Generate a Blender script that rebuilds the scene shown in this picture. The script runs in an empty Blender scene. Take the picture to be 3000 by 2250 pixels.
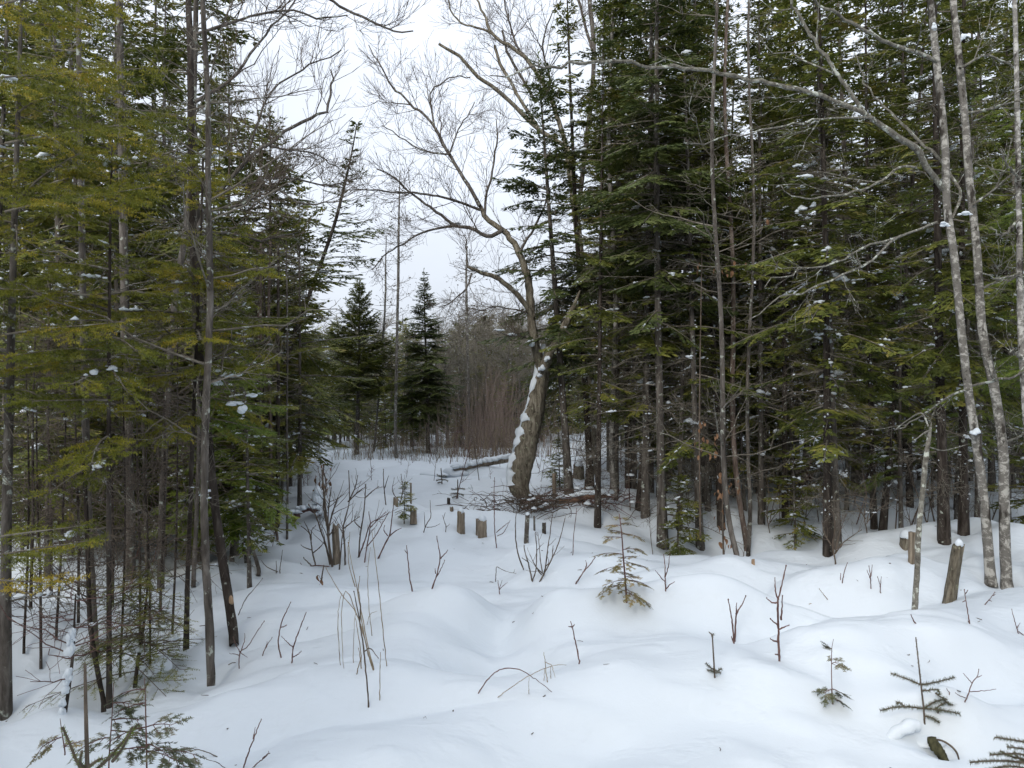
import bpy, math, random
import numpy as np
from mathutils import Vector, Matrix

# ------------------------------------------------------------------ camera
SC = bpy.context.scene
COL = SC.collection
FPX = 2257.0                      # focal length in pixels of a 3000 px wide frame
CAM = np.array([0.0, 0.0, 1.6])
cam_data = bpy.data.cameras.new('camera')
cam_data.sensor_width = 36.0
cam_data.lens = 36.0 * FPX / 3000.0
cam_data.clip_start = 0.05
cam_data.clip_end = 2000.0
cam = bpy.data.objects.new('camera', cam_data)
cam.location = CAM.tolist()
cam.rotation_euler = (math.radians(90), 0, 0)
COL.objects.link(cam)
SC.camera = cam

# ------------------------------------------------------------------ sky: flat winter overcast
SUN_EL, SUN_AZ = math.radians(30), math.radians(206)     # sun direction, azimuth clockwise from +Y
world = bpy.data.worlds.new('World')
SC.world = world
world.use_nodes = True
wn, wl = world.node_tree.nodes, world.node_tree.links
wn.clear()
w_out = wn.new('ShaderNodeOutputWorld')
w_bg = wn.new('ShaderNodeBackground'); w_bg.inputs['Strength'].default_value = 0.1
w_sky = wn.new('ShaderNodeTexSky'); w_sky.sky_type = 'NISHITA'; w_sky.sun_disc = False
w_sky.sun_elevation = SUN_EL; w_sky.sun_rotation = SUN_AZ
w_sky.air_density = 1.0; w_sky.dust_density = 4.0
w_tc = wn.new('ShaderNodeTexCoord')
w_sep = wn.new('ShaderNodeSeparateXYZ')
w_map = wn.new('ShaderNodeMapping'); w_map.inputs['Scale'].default_value = (1.0, 1.0, 2.6)
w_noise = wn.new('ShaderNodeTexNoise'); w_noise.inputs['Scale'].default_value = 2.2
w_noise.inputs['Detail'].default_value = 5.0; w_noise.inputs['Roughness'].default_value = 0.5
w_cl = wn.new('ShaderNodeMapRange')
w_cl.inputs['From Min'].default_value = 0.3; w_cl.inputs['From Max'].default_value = 0.7
w_cl.inputs['To Min'].default_value = 0.86; w_cl.inputs['To Max'].default_value = 1.08
# overcast luminance rises from horizon to zenith (CIE overcast sky, softened)
w_el = wn.new('ShaderNodeMapRange')
w_el.inputs['From Min'].default_value = 0.0; w_el.inputs['From Max'].default_value = 1.0
w_el.inputs['To Min'].default_value = 5.0; w_el.inputs['To Max'].default_value = 10.4
w_mul = wn.new('ShaderNodeMath'); w_mul.operation = 'MULTIPLY'
w_tint = wn.new('ShaderNodeVectorMath'); w_tint.operation = 'SCALE'
w_tint.inputs[0].default_value = (0.89, 0.955, 1.065)
w_mix = wn.new('ShaderNodeMix'); w_mix.data_type = 'RGBA'; w_mix.inputs['Factor'].default_value = 0.93
wl.new(w_tc.outputs['Generated'], w_sep.inputs[0])
wl.new(w_tc.outputs['Generated'], w_map.inputs['Vector'])
wl.new(w_map.outputs[0], w_noise.inputs['Vector'])
wl.new(w_noise.outputs['Fac'], w_cl.inputs['Value'])
wl.new(w_sep.outputs['Z'], w_el.inputs['Value'])
wl.new(w_cl.outputs[0], w_mul.inputs[0]); wl.new(w_el.outputs[0], w_mul.inputs[1])
wl.new(w_mul.outputs[0], w_tint.inputs['Scale'])
wl.new(w_sky.outputs[0], w_mix.inputs['A']); wl.new(w_tint.outputs[0], w_mix.inputs['B'])
wl.new(w_mix.outputs['Result'], w_bg.inputs['Color'])
wl.new(w_bg.outputs[0], w_out.inputs['Surface'])

sun_data = bpy.data.lights.new('sun', 'SUN')
sun_data.energy = 1.2
sun_data.angle = math.radians(22)
sun_data.color = (1.0, 0.95, 0.87)
sun = bpy.data.objects.new('sun', sun_data)
sdir = Vector((math.sin(SUN_AZ) * math.cos(SUN_EL), math.cos(SUN_AZ) * math.cos(SUN_EL), math.sin(SUN_EL)))
sun.rotation_euler = sdir.to_track_quat('Z', 'Y').to_euler()
sun.location = (0, 0, 30)
COL.objects.link(sun)

SC.view_settings.view_transform = 'Standard'
SC.view_settings.look = 'None'
SC.view_settings.exposure = 0.80
SC.view_settings.gamma = 1.0
SC.view_settings.use_curve_mapping = False
SC.cycles.max_bounces = 5
SC.cycles.diffuse_bounces = 4
SC.cycles.glossy_bounces = 1
SC.cycles.transmission_bounces = 2
SC.cycles.transparent_max_bounces = 4
SC.cycles.caustics_reflective = False
SC.cycles.caustics_refractive = False
SC.cycles.sample_clamp_indirect = 4.0
SC.cycles.adaptive_threshold = 0.025

# ------------------------------------------------------------------ materials
def mat_new(name, rough=0.8, spec=0.2):
    m = bpy.data.materials.new(name); m.use_nodes = True
    nt = m.node_tree; b = nt.nodes['Principled BSDF']
    b.inputs['Roughness'].default_value = rough
    b.inputs['Specular IOR Level'].default_value = spec
    return m, nt.nodes, nt.links, b

def ramp(nodes, stops, interp='LINEAR'):
    r = nodes.new('ShaderNodeValToRGB'); cr = r.color_ramp; cr.interpolation = interp
    while len(cr.elements) < len(stops): cr.elements.new(0.5)
    for e, (p, c) in zip(cr.elements, stops):
        e.position = p; e.color = (*c, 1) if len(c) == 3 else c
    return r

def noise(nodes, links, vec, scale, detail=4, rough=0.55, dist=0.0):
    n = nodes.new('ShaderNodeTexNoise')
    n.inputs['Scale'].default_value = scale; n.inputs['Detail'].default_value = detail
    n.inputs['Roughness'].default_value = rough; n.inputs['Distortion'].default_value = dist
    links.new(vec, n.inputs['Vector'])
    return n

def mapped(nodes, links, scale, kind='Object', rnd=False):
    tc = nodes.new('ShaderNodeTexCoord'); mp = nodes.new('ShaderNodeMapping')
    mp.inputs['Scale'].default_value = scale
    links.new(tc.outputs[kind], mp.inputs['Vector'])
    if rnd:
        oi = nodes.new('ShaderNodeObjectInfo'); mu = nodes.new('ShaderNodeMath'); mu.operation = 'MULTIPLY'
        mu.inputs[1].default_value = 40.0
        links.new(oi.outputs['Random'], mu.inputs[0]); links.new(mu.outputs[0], mp.inputs['Location'])
    return mp.outputs[0]

def bump(nodes, links, h, b, strength=0.5, dist=0.01):
    bp = nodes.new('ShaderNodeBump'); bp.inputs['Strength'].default_value = strength
    bp.inputs['Distance'].default_value = dist
    links.new(h, bp.inputs['Height']); links.new(bp.outputs[0], b.inputs['Normal'])
    return bp

def mixc(nodes, links, fac, a, bb):
    m = nodes.new('ShaderNodeMix'); m.data_type = 'RGBA'
    if hasattr(fac, 'node'): links.new(fac, m.inputs['Factor'])
    else: m.inputs['Factor'].default_value = fac
    for k, v in (('A', a), ('B', bb)):
        if hasattr(v, 'node'): links.new(v, m.inputs[k])
        else: m.inputs[k].default_value = (*v, 1)
    return m.outputs['Result']

def snow_mat(name, ground):
    m, n, l, b = mat_new(name, 0.55, 0.25)
    v = mapped(n, l, (1, 1, 1))
    big = noise(n, l, v, 0.7, 3)
    r = ramp(n, [(0.3, (0.61, 0.66, 0.705)), (0.7, (0.655, 0.70, 0.74))])
    l.new(big.outputs['Fac'], r.inputs[0]); l.new(r.outputs[0], b.inputs['Base Color'])
    fine = noise(n, l, v, 48 if ground else 45, 5, 0.65)
    if ground:
        v2 = mapped(n, l, (2.2, 3.4, 1))
        rip = noise(n, l, v2, 1.9, 3, 0.5, 0.0)
        rr = ramp(n, [(0.50, (0, 0, 0)), (0.68, (1, 1, 1))], 'EASE')
        l.new(rip.outputs['Fac'], rr.inputs[0])
        b1 = bump(n, l, rr.outputs[0], b, 0.24, 0.018)
        b2 = n.new('ShaderNodeBump'); b2.inputs['Strength'].default_value = 0.22; b2.inputs['Distance'].default_value = 0.005
        l.new(fine.outputs['Fac'], b2.inputs['Height']); l.new(b1.outputs[0], b2.inputs['Normal'])
        l.new(b2.outputs[0], b.inputs['Normal'])
    else:
        bump(n, l, fine.outputs['Fac'], b, 0.3, 0.006)
    return m

def bark_mat(name, dark, mid, light, stretch=(9, 9, 2.2), lichen=(0.36, 0.38, 0.33), lich=0.62, depth=0.012):
    m, n, l, b = mat_new(name, 0.9, 0.1)
    v = mapped(n, l, stretch, rnd=True)
    a = noise(n, l, v, 2.2, 6, 0.65, 0.6)
    r = ramp(n, [(0.3, dark), (0.52, mid), (0.75, light)])
    l.new(a.outputs['Fac'], r.inputs[0])
    v2 = mapped(n, l, (1, 1, 1), rnd=True)
    p = noise(n, l, v2, 19, 3, 0.6)
    pr = ramp(n, [(lich, (0, 0, 0)), (lich + 0.07, (1, 1, 1))])
    l.new(p.outputs['Fac'], pr.inputs[0])
    c = mixc(n, l, pr.outputs[0], r.outputs[0], lichen)
    l.new(c, b.inputs['Base Color'])
    bump(n, l, a.outputs['Fac'], b, 0.8, depth)
    return m

def birch_mat(name, pale, grey, dark):
    m, n, l, b = mat_new(name, 0.75, 0.15)
    v = mapped(n, l, (8, 8, 11), rnd=True)
    a = noise(n, l, v, 1.9, 6, 0.72, 0.5)
    r = ramp(n, [(0.32, dark), (0.40, grey), (0.50, grey), (0.58, pale)])
    l.new(a.outputs['Fac'], r.inputs[0])
    v2 = mapped(n, l, (1, 1, 0.45), rnd=True)
    p = noise(n, l, v2, 9.5, 4, 0.65)
    pr = ramp(n, [(0.54, (0, 0, 0)), (0.62, (1, 1, 1))])
    l.new(p.outputs['Fac'], pr.inputs[0])
    c = mixc(n, l, pr.outputs[0], r.outputs[0], dark)
    q = noise(n, l, v2, 15, 2, 0.5)
    qr = ramp(n, [(0.64, (0, 0, 0)), (0.68, (1, 1, 1))])
    l.new(q.outputs['Fac'], qr.inputs[0])
    c2 = mixc(n, l, qr.outputs[0], c, pale)
    l.new(c2, b.inputs['Base Color'])
    bump(n, l, a.outputs['Fac'], b, 0.5, 0.006)
    return m

def leaf_mat(name, stops, rough=0.55):
    m, n, l, b = mat_new(name, rough, 0.3)
    at = n.new('ShaderNodeAttribute'); at.attribute_name = 'tint'
    oi = n.new('ShaderNodeObjectInfo')
    r = ramp(n, stops)
    ad = n.new('ShaderNodeMath'); ad.operation = 'MULTIPLY_ADD'; ad.inputs[1].default_value = 0.30; ad.inputs[2].default_value = -0.15
    s = n.new('ShaderNodeMath'); s.operation = 'ADD'; s.use_clamp = True
    l.new(oi.outputs['Random'], ad.inputs[0]); l.new(ad.outputs[0], s.inputs[0]); l.new(at.outputs['Fac'], s.inputs[1])
    l.new(s.outputs[0], r.inputs[0]); l.new(r.outputs[0], b.inputs['Base Color'])
    # a little light passes through the needles
    tr = n.new('ShaderNodeBsdfTranslucent'); mx = n.new('ShaderNodeMixShader'); mx.inputs[0].default_value = 0.22
    l.new(r.outputs[0], tr.inputs['Color'])
    out = n['Material Output']
    l.new(b.outputs[0], mx.inputs[1]); l.new(tr.outputs[0], mx.inputs[2]); l.new(mx.outputs[0], out.inputs['Surface'])
    return m

def plain_mat(name, c1, c2, scale=30, rough=0.8, zs=0.4):
    m, n, l, b = mat_new(name, rough, 0.15)
    v = mapped(n, l, (1, 1, zs), rnd=True)
    a = noise(n, l, v, scale, 4)
    r = ramp(n, [(0.3, c1), (0.7, c2)])
    l.new(a.outputs['Fac'], r.inputs[0]); l.new(r.outputs[0], b.inputs['Base Color'])
    bump(n, l, a.outputs['Fac'], b, 0.4, 0.003)
    return m

M = {}
M['snow'] = snow_mat('snow_ground', True)
M['snowc'] = snow_mat('snow_clump', False)
M['bark'] = bark_mat('fir_bark', (0.030, 0.025, 0.021), (0.105, 0.092, 0.080), (0.22, 0.20, 0.178), lich=0.60)
M['bark_dark'] = bark_mat('dark_bark', (0.014, 0.011, 0.009), (0.048, 0.039, 0.033), (0.115, 0.10, 0.086), lich=0.64)
M['bark_old'] = bark_mat('old_bark', (0.035, 0.028, 0.020), (0.175, 0.152, 0.115), (0.34, 0.31, 0.245), stretch=(14, 14, 3.2), lichen=(0.26, 0.26, 0.18), lich=0.6, depth=0.035)
M['bark_grey'] = bark_mat('grey_bark', (0.05, 0.044, 0.038), (0.155, 0.143, 0.130), (0.30, 0.285, 0.26), lich=0.58)
M['birch'] = birch_mat('birch_bark', (0.50, 0.485, 0.45), (0.21, 0.198, 0.18), (0.042, 0.035, 0.030))
M['birch_grey'] = birch_mat('grey_birch_bark', (0.38, 0.365, 0.33), (0.145, 0.135, 0.12), (0.040, 0.034, 0.028))
M['birch_red'] = bark_mat('young_birch_bark', (0.045, 0.033, 0.027), (0.125, 0.094, 0.078), (0.25, 0.205, 0.175), lich=0.60)
M['dead'] = bark_mat('dead_twig', (0.062, 0.052, 0.042), (0.165, 0.145, 0.117), (0.30, 0.28, 0.24), stretch=(5, 5, 5), lich=0.62, depth=0.003)
M['limb'] = bark_mat('lichen_limb', (0.055, 0.048, 0.040), (0.165, 0.155, 0.13), (0.31, 0.305, 0.27), stretch=(16, 16, 16), lichen=(0.46, 0.48, 0.42), lich=0.56, depth=0.008)
M['twig_red'] = plain_mat('red_twig', (0.085, 0.045, 0.040), (0.19, 0.115, 0.10))
M['twig_brown'] = plain_mat('brown_twig', (0.060, 0.046, 0.037), (0.16, 0.128, 0.10))
M['straw'] = plain_mat('dry_stalk', (0.16, 0.12, 0.075), (0.33, 0.27, 0.19))
M['wood'] = plain_mat('weathered_wood', (0.075, 0.057, 0.040), (0.33, 0.275, 0.21), 70, 0.8, 0.08)
M['wood_red'] = plain_mat('red_log_wood', (0.12, 0.075, 0.052), (0.32, 0.20, 0.14), 14)
M['wood_pale'] = plain_mat('bare_wood', (0.25, 0.165, 0.10), (0.42, 0.30, 0.20), 20)
M['leaf_dead'] = plain_mat('dead_leaf', (0.13, 0.070, 0.038), (0.27, 0.155, 0.09), 25, 0.7)
M['hole'] = plain_mat('mossy_bark', (0.025, 0.024, 0.013), (0.10, 0.095, 0.05), 40)
M['fir'] = leaf_mat('fir_needles', [(0.0, (0.052, 0.066, 0.014)), (0.45, (0.125, 0.143, 0.026)), (0.8, (0.210, 0.208, 0.042)), (1.0, (0.27, 0.22, 0.065))])
M['firblue'] = leaf_mat('dark_fir_needles', [(0.0, (0.044, 0.062, 0.020)), (0.5, (0.102, 0.128, 0.036)), (1.0, (0.19, 0.205, 0.070))])
M['olive'] = leaf_mat('olive_needles', [(0.0, (0.082, 0.098, 0.012)), (0.45, (0.185, 0.190, 0.020)), (0.8, (0.31, 0.265, 0.028)), (1.0, (0.42, 0.31, 0.04))])
M['bright'] = leaf_mat('fresh_needles', [(0.0, (0.075, 0.115, 0.016)), (0.5, (0.155, 0.205, 0.030)), (1.0, (0.27, 0.285, 0.060))])
M['cedar'] = leaf_mat('bronze_needles', [(0.0, (0.13, 0.115, 0.045)), (0.5, (0.25, 0.205, 0.080)), (1.0, (0.36, 0.27, 0.12))])
M['sapling'] = leaf_mat('sapling_needles', [(0.0, (0.055, 0.068, 0.034)), (0.5, (0.105, 0.115, 0.058)), (1.0, (0.22, 0.20, 0.13))])
M['greytwig'] = plain_mat('far_twigs', (0.14, 0.125, 0.10), (0.26, 0.24, 0.20))
M['redthicket'] = plain_mat('alder_stems', (0.15, 0.112, 0.095), (0.28, 0.225, 0.195))

# ------------------------------------------------------------------ mesh helpers
class MB:
    def __init__(self):
        self.V, self.F, self.T, self.n = [], [], [], 0
    def add(self, V, F, tint=0.5):
        V = np.asarray(V, float).reshape(-1, 3); F = np.asarray(F, int).reshape(-1, 3)
        self.V.append(V); self.F.append(F + self.n); self.n += len(V)
        self.T.append(np.full(len(V), tint) if np.isscalar(tint) else np.asarray(tint, float))
        return self
    def mesh(self, name, mat, smooth=True):
        me = bpy.data.meshes.new(name)
        if not self.V: return me
        V = np.concatenate(self.V); F = np.concatenate(self.F); T = np.concatenate(self.T)
        me.vertices.add(len(V)); me.vertices.foreach_set('co', V.astype(np.float32).ravel())
        me.loops.add(F.size); me.loops.foreach_set('vertex_index', F.astype(np.int32).ravel())
        me.polygons.add(len(F))
        me.polygons.foreach_set('loop_start', np.arange(0, F.size, 3, dtype=np.int32))
        me.polygons.foreach_set('loop_total', np.full(len(F), 3, dtype=np.int32))
        me.polygons.foreach_set('use_smooth', np.full(len(F), smooth, dtype=bool))
        a = me.attributes.new('tint', 'FLOAT', 'POINT'); a.data.foreach_set('value', T.astype(np.float32))
        me.materials.append(M[mat]); me.update(); me.validate()
        return me

def nrm(v):
    return v / np.maximum(np.linalg.norm(v, axis=-1, keepdims=True), 1e-9)

def tubes(mb, P, R, sides=5, tint=0.5, cap=True, rough=0.0, rng=None):
    """P (N,K,3) curves, R (N,K) radii -> tubes"""
    P = np.asarray(P, float); R = np.asarray(R, float)
    if P.ndim == 2: P, R = P[None], R[None]
    N, K, _ = P.shape
    if N == 0: return
    T = nrm(np.gradient(P, axis=1))
    m = np.abs(T.mean(1)); ref = np.zeros((N, 3)); ref[np.arange(N), m.argmin(1)] = 1
    U = nrm(np.cross(T, ref[:, None, :])); W = np.cross(T, U)
    a = np.arange(sides) / sides * 2 * np.pi
    rr = np.repeat(R[:, :, None], sides, 2)
    if rough:
        rr = rr * (1 + rough * rng.normal(size=rr.shape))
    ring = P[:, :, None, :] + rr[..., None] * (np.cos(a)[None, None, :, None] * U[:, :, None] + np.sin(a)[None, None, :, None] * W[:, :, None])
    V = ring.reshape(N, K * sides, 3)
    i = np.arange(K - 1)[:, None] * sides; j = np.arange(sides)[None]; j2 = (j + 1) % sides
    q = np.stack([i + j, i + j2, i + sides + j2, i + sides + j], -1).reshape(-1, 4)
    F = np.concatenate([q[:, [0, 1, 2]], q[:, [0, 2, 3]]])
    nv = K * sides
    if cap:
        V = np.concatenate([V, P[:, -1:, :] + T[:, -1:, :] * R[:, -1:, None] * 0.3], 1)
        b = (K - 1) * sides
        F = np.concatenate([F, np.stack([b + np.arange(sides), b + (np.arange(sides) + 1) % sides, np.full(sides, nv)], -1)])
        nv += 1
    F = (F[None] + (np.arange(N) * nv)[:, None, None]).reshape(-1, 3)
    if not np.isscalar(tint): tint = np.repeat(np.asarray(tint), nv)
    mb.add(V.reshape(-1, 3), F, tint)

def resample(P, R, K):
    """smooth a hand-placed polyline (Catmull-Rom) to K points"""
    P = np.asarray(P, float); R = np.asarray(R, float)
    s = np.concatenate([[0], np.cumsum(np.linalg.norm(np.diff(P, axis=0), axis=1))])
    t = np.linspace(0, s[-1], K)
    i = np.clip(np.searchsorted(s, t, side='right') - 1, 0, len(P) - 2)
    u = ((t - s[i]) / np.maximum(s[i + 1] - s[i], 1e-9))[:, None]
    Pe = np.concatenate([[2 * P[0] - P[1]], P, [2 * P[-1] - P[-2]]])
    a, b, c, d = Pe[i], Pe[i + 1], Pe[i + 2], Pe[i + 3]
    Q = 0.5 * (2 * b + (c - a) * u + (2 * a - 5 * b + 4 * c - d) * u ** 2 + (3 * b - a - 3 * c + d) * u ** 3)
    return Q, np.interp(t, s, R)

def shoots(P, R, rng, per, lo, hi, ang=(35, 65), up=0.15, K=5, rk=0.5, smin=0.1, smax=1.0, wob=0.05, taper=0.35, flat=0.0):
    """side shoots growing from curves P (N,K0,3); returns curves and radii"""
    N, K0, _ = P.shape
    s = rng.uniform(smin, smax, (N, per)) * (K0 - 1)
    i = np.clip(s.astype(int), 0, K0 - 2); u = (s - i)[..., None]
    idx = np.arange(N)[:, None]
    A, B = P[idx, i], P[idx, i + 1]
    p0 = A + (B - A) * u; t = nrm(B - A)
    r0 = R[idx, i] * (1 - u[..., 0]) + R[idx, i + 1] * u[..., 0]
    rv = rng.normal(size=t.shape); rv[..., 2] *= (1 - flat)
    side = nrm(np.cross(t, np.cross(rv, t)))
    a = np.radians(rng.uniform(*ang, (N, per)))[..., None]
    d = nrm(np.cos(a) * t + np.sin(a) * side)
    L = rng.uniform(lo, hi, (N, per)) * (1.1 - 0.6 * s / (K0 - 1))
    w = np.linspace(0, 1, K)
    C = p0[:, :, None, :] + d[:, :, None, :] * (L[:, :, None] * w)[..., None]
    C[..., 2] += up * L[:, :, None] * (w ** 2)
    C += rng.normal(size=C.shape) * wob * L[:, :, None, None] * w[None, None, :, None]
    rr = np.minimum(r0 * rk, 0.0085 * L + 0.0018)[:, :, None] * (1 - (1 - taper) * w)
    return C.reshape(-1, K, 3), rr.reshape(-1, K)

ICO = None
def _ico(sub):
    import bmesh
    bm = bmesh.new(); bmesh.ops.create_icosphere(bm, subdivisions=sub, radius=1.0)
    V = np.array([v.co[:] for v in bm.verts]); F = np.array([[v.index for v in f.verts] for f in bm.faces]); bm.free()
    return V, F
ICO1, ICO2, ICO3 = _ico(1), _ico(2), _ico(3)

def blobs(mb, C, S, rng, ico=None, jit=0.16, tint=0.5):
    """lumpy ellipsoids: centres C (N,3), sizes S (N,3)"""
    V0, F0 = ico or ICO1
    C = np.asarray(C, float).reshape(-1, 3); S = np.asarray(S, float).reshape(-1, 3); N = len(C)
    if N == 0: return
    ph = rng.uniform(0, 6.28, (N, 3, 3)); k = rng.normal(0, 2.2, (N, 3, 3))
    g = np.sin(np.einsum('vc,nkc->nvk', V0, k) + ph[:, None, :, 0]).sum(-1)
    r = 1 + jit * g
    V = V0[None] * r[..., None]
    V[..., 2] = np.where(V[..., 2] < 0, V[..., 2] * 0.45, V[..., 2])
    a = rng.uniform(0, 6.28, N); c, s = np.cos(a), np.sin(a)
    V = V * S[:, None, :]
    X = V[..., 0] * c[:, None] - V[..., 1] * s[:, None]; Y = V[..., 0] * s[:, None] + V[..., 1] * c[:, None]
    V = np.stack([X, Y, V[..., 2]], -1) + C[:, None, :]
    F = (F0[None] + (np.arange(N) * len(V0))[:, None, None]).reshape(-1, 3)
    mb.add(V.reshape(-1, 3), F, tint)

def obj(name, me, parent=None):
    o = bpy.data.objects.new(name, me); COL.objects.link(o)
    if parent is not None: o.parent = parent
    return o

def tag(o, label, cat=None, group=None, kind=None):
    o['label'] = label
    if cat: o['category'] = cat
    if group: o['group'] = group
    if kind: o['kind'] = kind
    return o

def thing(name, label, cat, loc, group=None, rz=0.0, scale=1.0):
    o = bpy.data.objects.new(name, None); COL.objects.link(o)
    o.empty_display_size = 0.1
    o.location = [float(c) for c in loc]; o.rotation_euler = (0, 0, rz); o.scale = (scale,) * 3
    return tag(o, label, cat, group)

# ------------------------------------------------------------------ ground shape
GRNG = np.random.default_rng(11)
_wv = []
for k in range(26):
    lam = 0.55 * (9.0 / 0.55) ** GRNG.random(); th = GRNG.uniform(0, math.pi)
    _wv.append((math.cos(th) * 2 * math.pi / lam, math.sin(th) * 2 * math.pi / lam * 1.25, GRNG.uniform(0, 6.28), 0.0075 * lam ** 0.75))
_dv = []
for k in range(18):
    lam = GRNG.uniform(0.24, 0.62); th = GRNG.uniform(0, math.pi)
    _dv.append((math.cos(th) * 2 * math.pi / lam * 0.7, math.sin(th) * 2 * math.pi / lam * 1.2, GRNG.uniform(0, 6.28)))
_pv = []
for k in range(9):
    lam = GRNG.uniform(1.3, 3.0); th = GRNG.uniform(0, math.pi)
    _pv.append((math.cos(th) * 2 * math.pi / lam, math.sin(th) * 2 * math.pi / lam * 1.3, GRNG.uniform(0, 6.28)))
def flat(px, py):
    d = CAM[2] * FPX / (py - 1125.0)
    return (px - 1500.0) / FPX * d, d
_bumps = []
def bumpf(px, py, sx, sy, amp, rot=0.0):
    x, y = flat(px, py); _bumps.append((x, y, sx, sy, amp, math.radians(rot)))
# foreground swell and the soft filled-in tracks behind it
bumpf(1950, 2130, 1.20, 0.30, 0.19, 4)
bumpf(900, 2150, 0.75, 0.33, 0.07, -12)
bumpf(1060, 2035, 0.40, 0.16, 0.17, 8)
bumpf(830, 1975, 0.36, 0.16, -0.09, 14)
bumpf(1430, 2015, 0.24, 0.13, -0.24, 10)
bumpf(1475, 1890, 0.15, 0.22, -0.25, -6)
bumpf(1250, 1895, 0.34, 0.22, 0.14, 20)
bumpf(1640, 1905, 0.30, 0.17, 0.14, -14)
bumpf(2060, 1890, 0.85, 0.15, 0.17, -4)
bumpf(1400, 1770, 0.45, 0.18, -0.06)
bumpf(2130, 1790, 0.65, 0.24, -0.17, -14)
bumpf(2450, 1835, 0.38, 0.22, -0.28)
bumpf(2000, 1700, 0.75, 0.30, 0.10, -15)
bumpf(2180, 1645, 1.00, 0.20, 0.17)
bumpf(2330, 1565, 1.30, 0.80, -0.55)
bumpf(2760, 1620, 0.75, 0.50, 0.40)
bumpf(2960, 1640, 0.60, 0.60, 0.14)
bumpf(2850, 1960, 0.55, 0.33, 0.07)
bumpf(2900, 2060, 0.25, 0.14, -0.05)
bumpf(185, 2098, 0.20, 0.15, 0.13)
bumpf(2752, 2205, 0.060, 0.050, -0.085)
bumpf(2800, 2150, 0.12, 0.05, 0.045)
bumpf(2440, 2075, 0.06, 0.05, 0.05)
bumpf(1700, 1990, 0.5, 0.12, 0.05, -8)
bumpf(2330, 2010, 0.45, 0.14, 0.06, 6)
bumpf(2760, 2140, 0.30, 0.13, 0.06)
bumpf(500, 1960, 0.50, 0.25, 0.09, 25)
bumpf(180, 1930, 0.55, 0.50, -0.20)
bumpf(600, 1780, 0.80, 0.50, -0.06)
bumpf(900, 1560, 1.20, 0.60, 0.10)
bumpf(1250, 1640, 0.60, 0.20, 0.09)
bumpf(1600, 1650, 0.5, 0.2, 0.09)
bumpf(1420, 1640, 0.3, 0.18, -0.07)
bumpf(1900, 1800, 0.45, 0.15, 0.09, -10)
bumpf(1120, 1740, 0.40, 0.16, -0.09)
bumpf(1000, 1790, 0.5, 0.16, 0.08, 6)
bumpf(1300, 1775, 0.3, 0.14, 0.08)
bumpf(1800, 1540, 0.9, 0.5, 0.10)
bumpf(1150, 1376, 2.6, 1.0, 0.10)
bumpf(1490, 1385, 0.9, 0.8, 0.10)
_wells = []
def ground_h(x, y):
    x = np.asarray(x, float); y = np.asarray(y, float)
    h = np.zeros(np.broadcast(x, y).shape)
    fade = 1.0 / (1 + (np.hypot(x, y) / 40) ** 2)
    for kx, ky, ph, a in _wv: h = h + a * np.sin(kx * x + ky * y + ph) * fade
    for bx, by, sx, sy, a, ro in _bumps:
        dx, dy = x - bx, y - by; c, s = math.cos(ro), math.sin(ro)
        u, v = dx * c + dy * s, -dx * s + dy * c
        h = h + a * np.exp(-0.5 * ((u / sx) ** 2 + (v / sy) ** 2))
    for bx, by, r, a in _wells:
        h = h - a * np.exp(-((x - bx) ** 2 + (y - by) ** 2) / (2 * r * r))
    nz = np.zeros(h.shape)
    for kx, ky, ph in _dv: nz = nz + np.sin(kx * x + ky * y + ph)
    nz = nz / 3.2
    h = h + 0.016 * np.clip(nz - 0.15, 0, 1) ** 1.3 / (1 + (np.hypot(x, y) / 14) ** 4)
    pz = np.zeros(h.shape)
    for kx, ky, ph in _pv: pz = pz + np.sin(kx * x + ky * y + ph)
    h = h + 0.085 * np.sqrt((pz / 2.4) ** 2 + 0.012) / (1 + (np.hypot(x, y) / 13) ** 4)
    far = np.clip((y - 16.0) / 14.0, 0, 1)
    return h - 0.35 * far * far * (3 - 2 * far)

def ray(px, py):
    return np.array([(px - 1500.0) / FPX, 1.0, (1125.0 - py) / FPX])
def at(px, py, d):
    return CAM + ray(px, py) * d
_ds = np.concatenate([np.arange(1.2, 14, 0.01), np.arange(14, 60, 0.05)])
def G(px, py):
    """the point of the snow seen at a pixel of the photograph"""
    r = ray(px, py); X = r[0] * _ds; Z = CAM[2] + r[2] * _ds
    below = np.nonzero(Z <= ground_h(X, _ds))[0]
    d = _ds[below[0]] if len(below) else 50.0
    p = CAM + r * d; p[2] = float(ground_h(p[0], p[1]))
    return p
def on_ground(x, y, dz=0.0):
    return np.array([x, y, float(ground_h(x, y)) + dz])
# ------------------------------------------------------------------ snow sheet (one sheet out to the horizon)
for wx, wy, wr, wa in ((20, 2040, 0.16, 0.10), (612, 1972, 0.10, 0.07), (690, 1850, 0.10, 0.06), (2901, 1685, 0.13, 0.07),
                       (2948, 1698, 0.13, 0.07), (2158, 1622, 0.16, 0.06), (1942, 1588, 0.13, 0.06), (2424, 1600, 0.13, 0.05),
                       (1530, 1455, 0.30, 0.10), (2782, 1760, 0.07, 0.04), (2679, 1783, 0.06, 0.03), (1834, 1760, 0.12, 0.05), (380, 1675, 0.15, 0.06)):
    _x, _y = flat(wx, wy); _wells.append((_x, _y, wr, wa))

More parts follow.
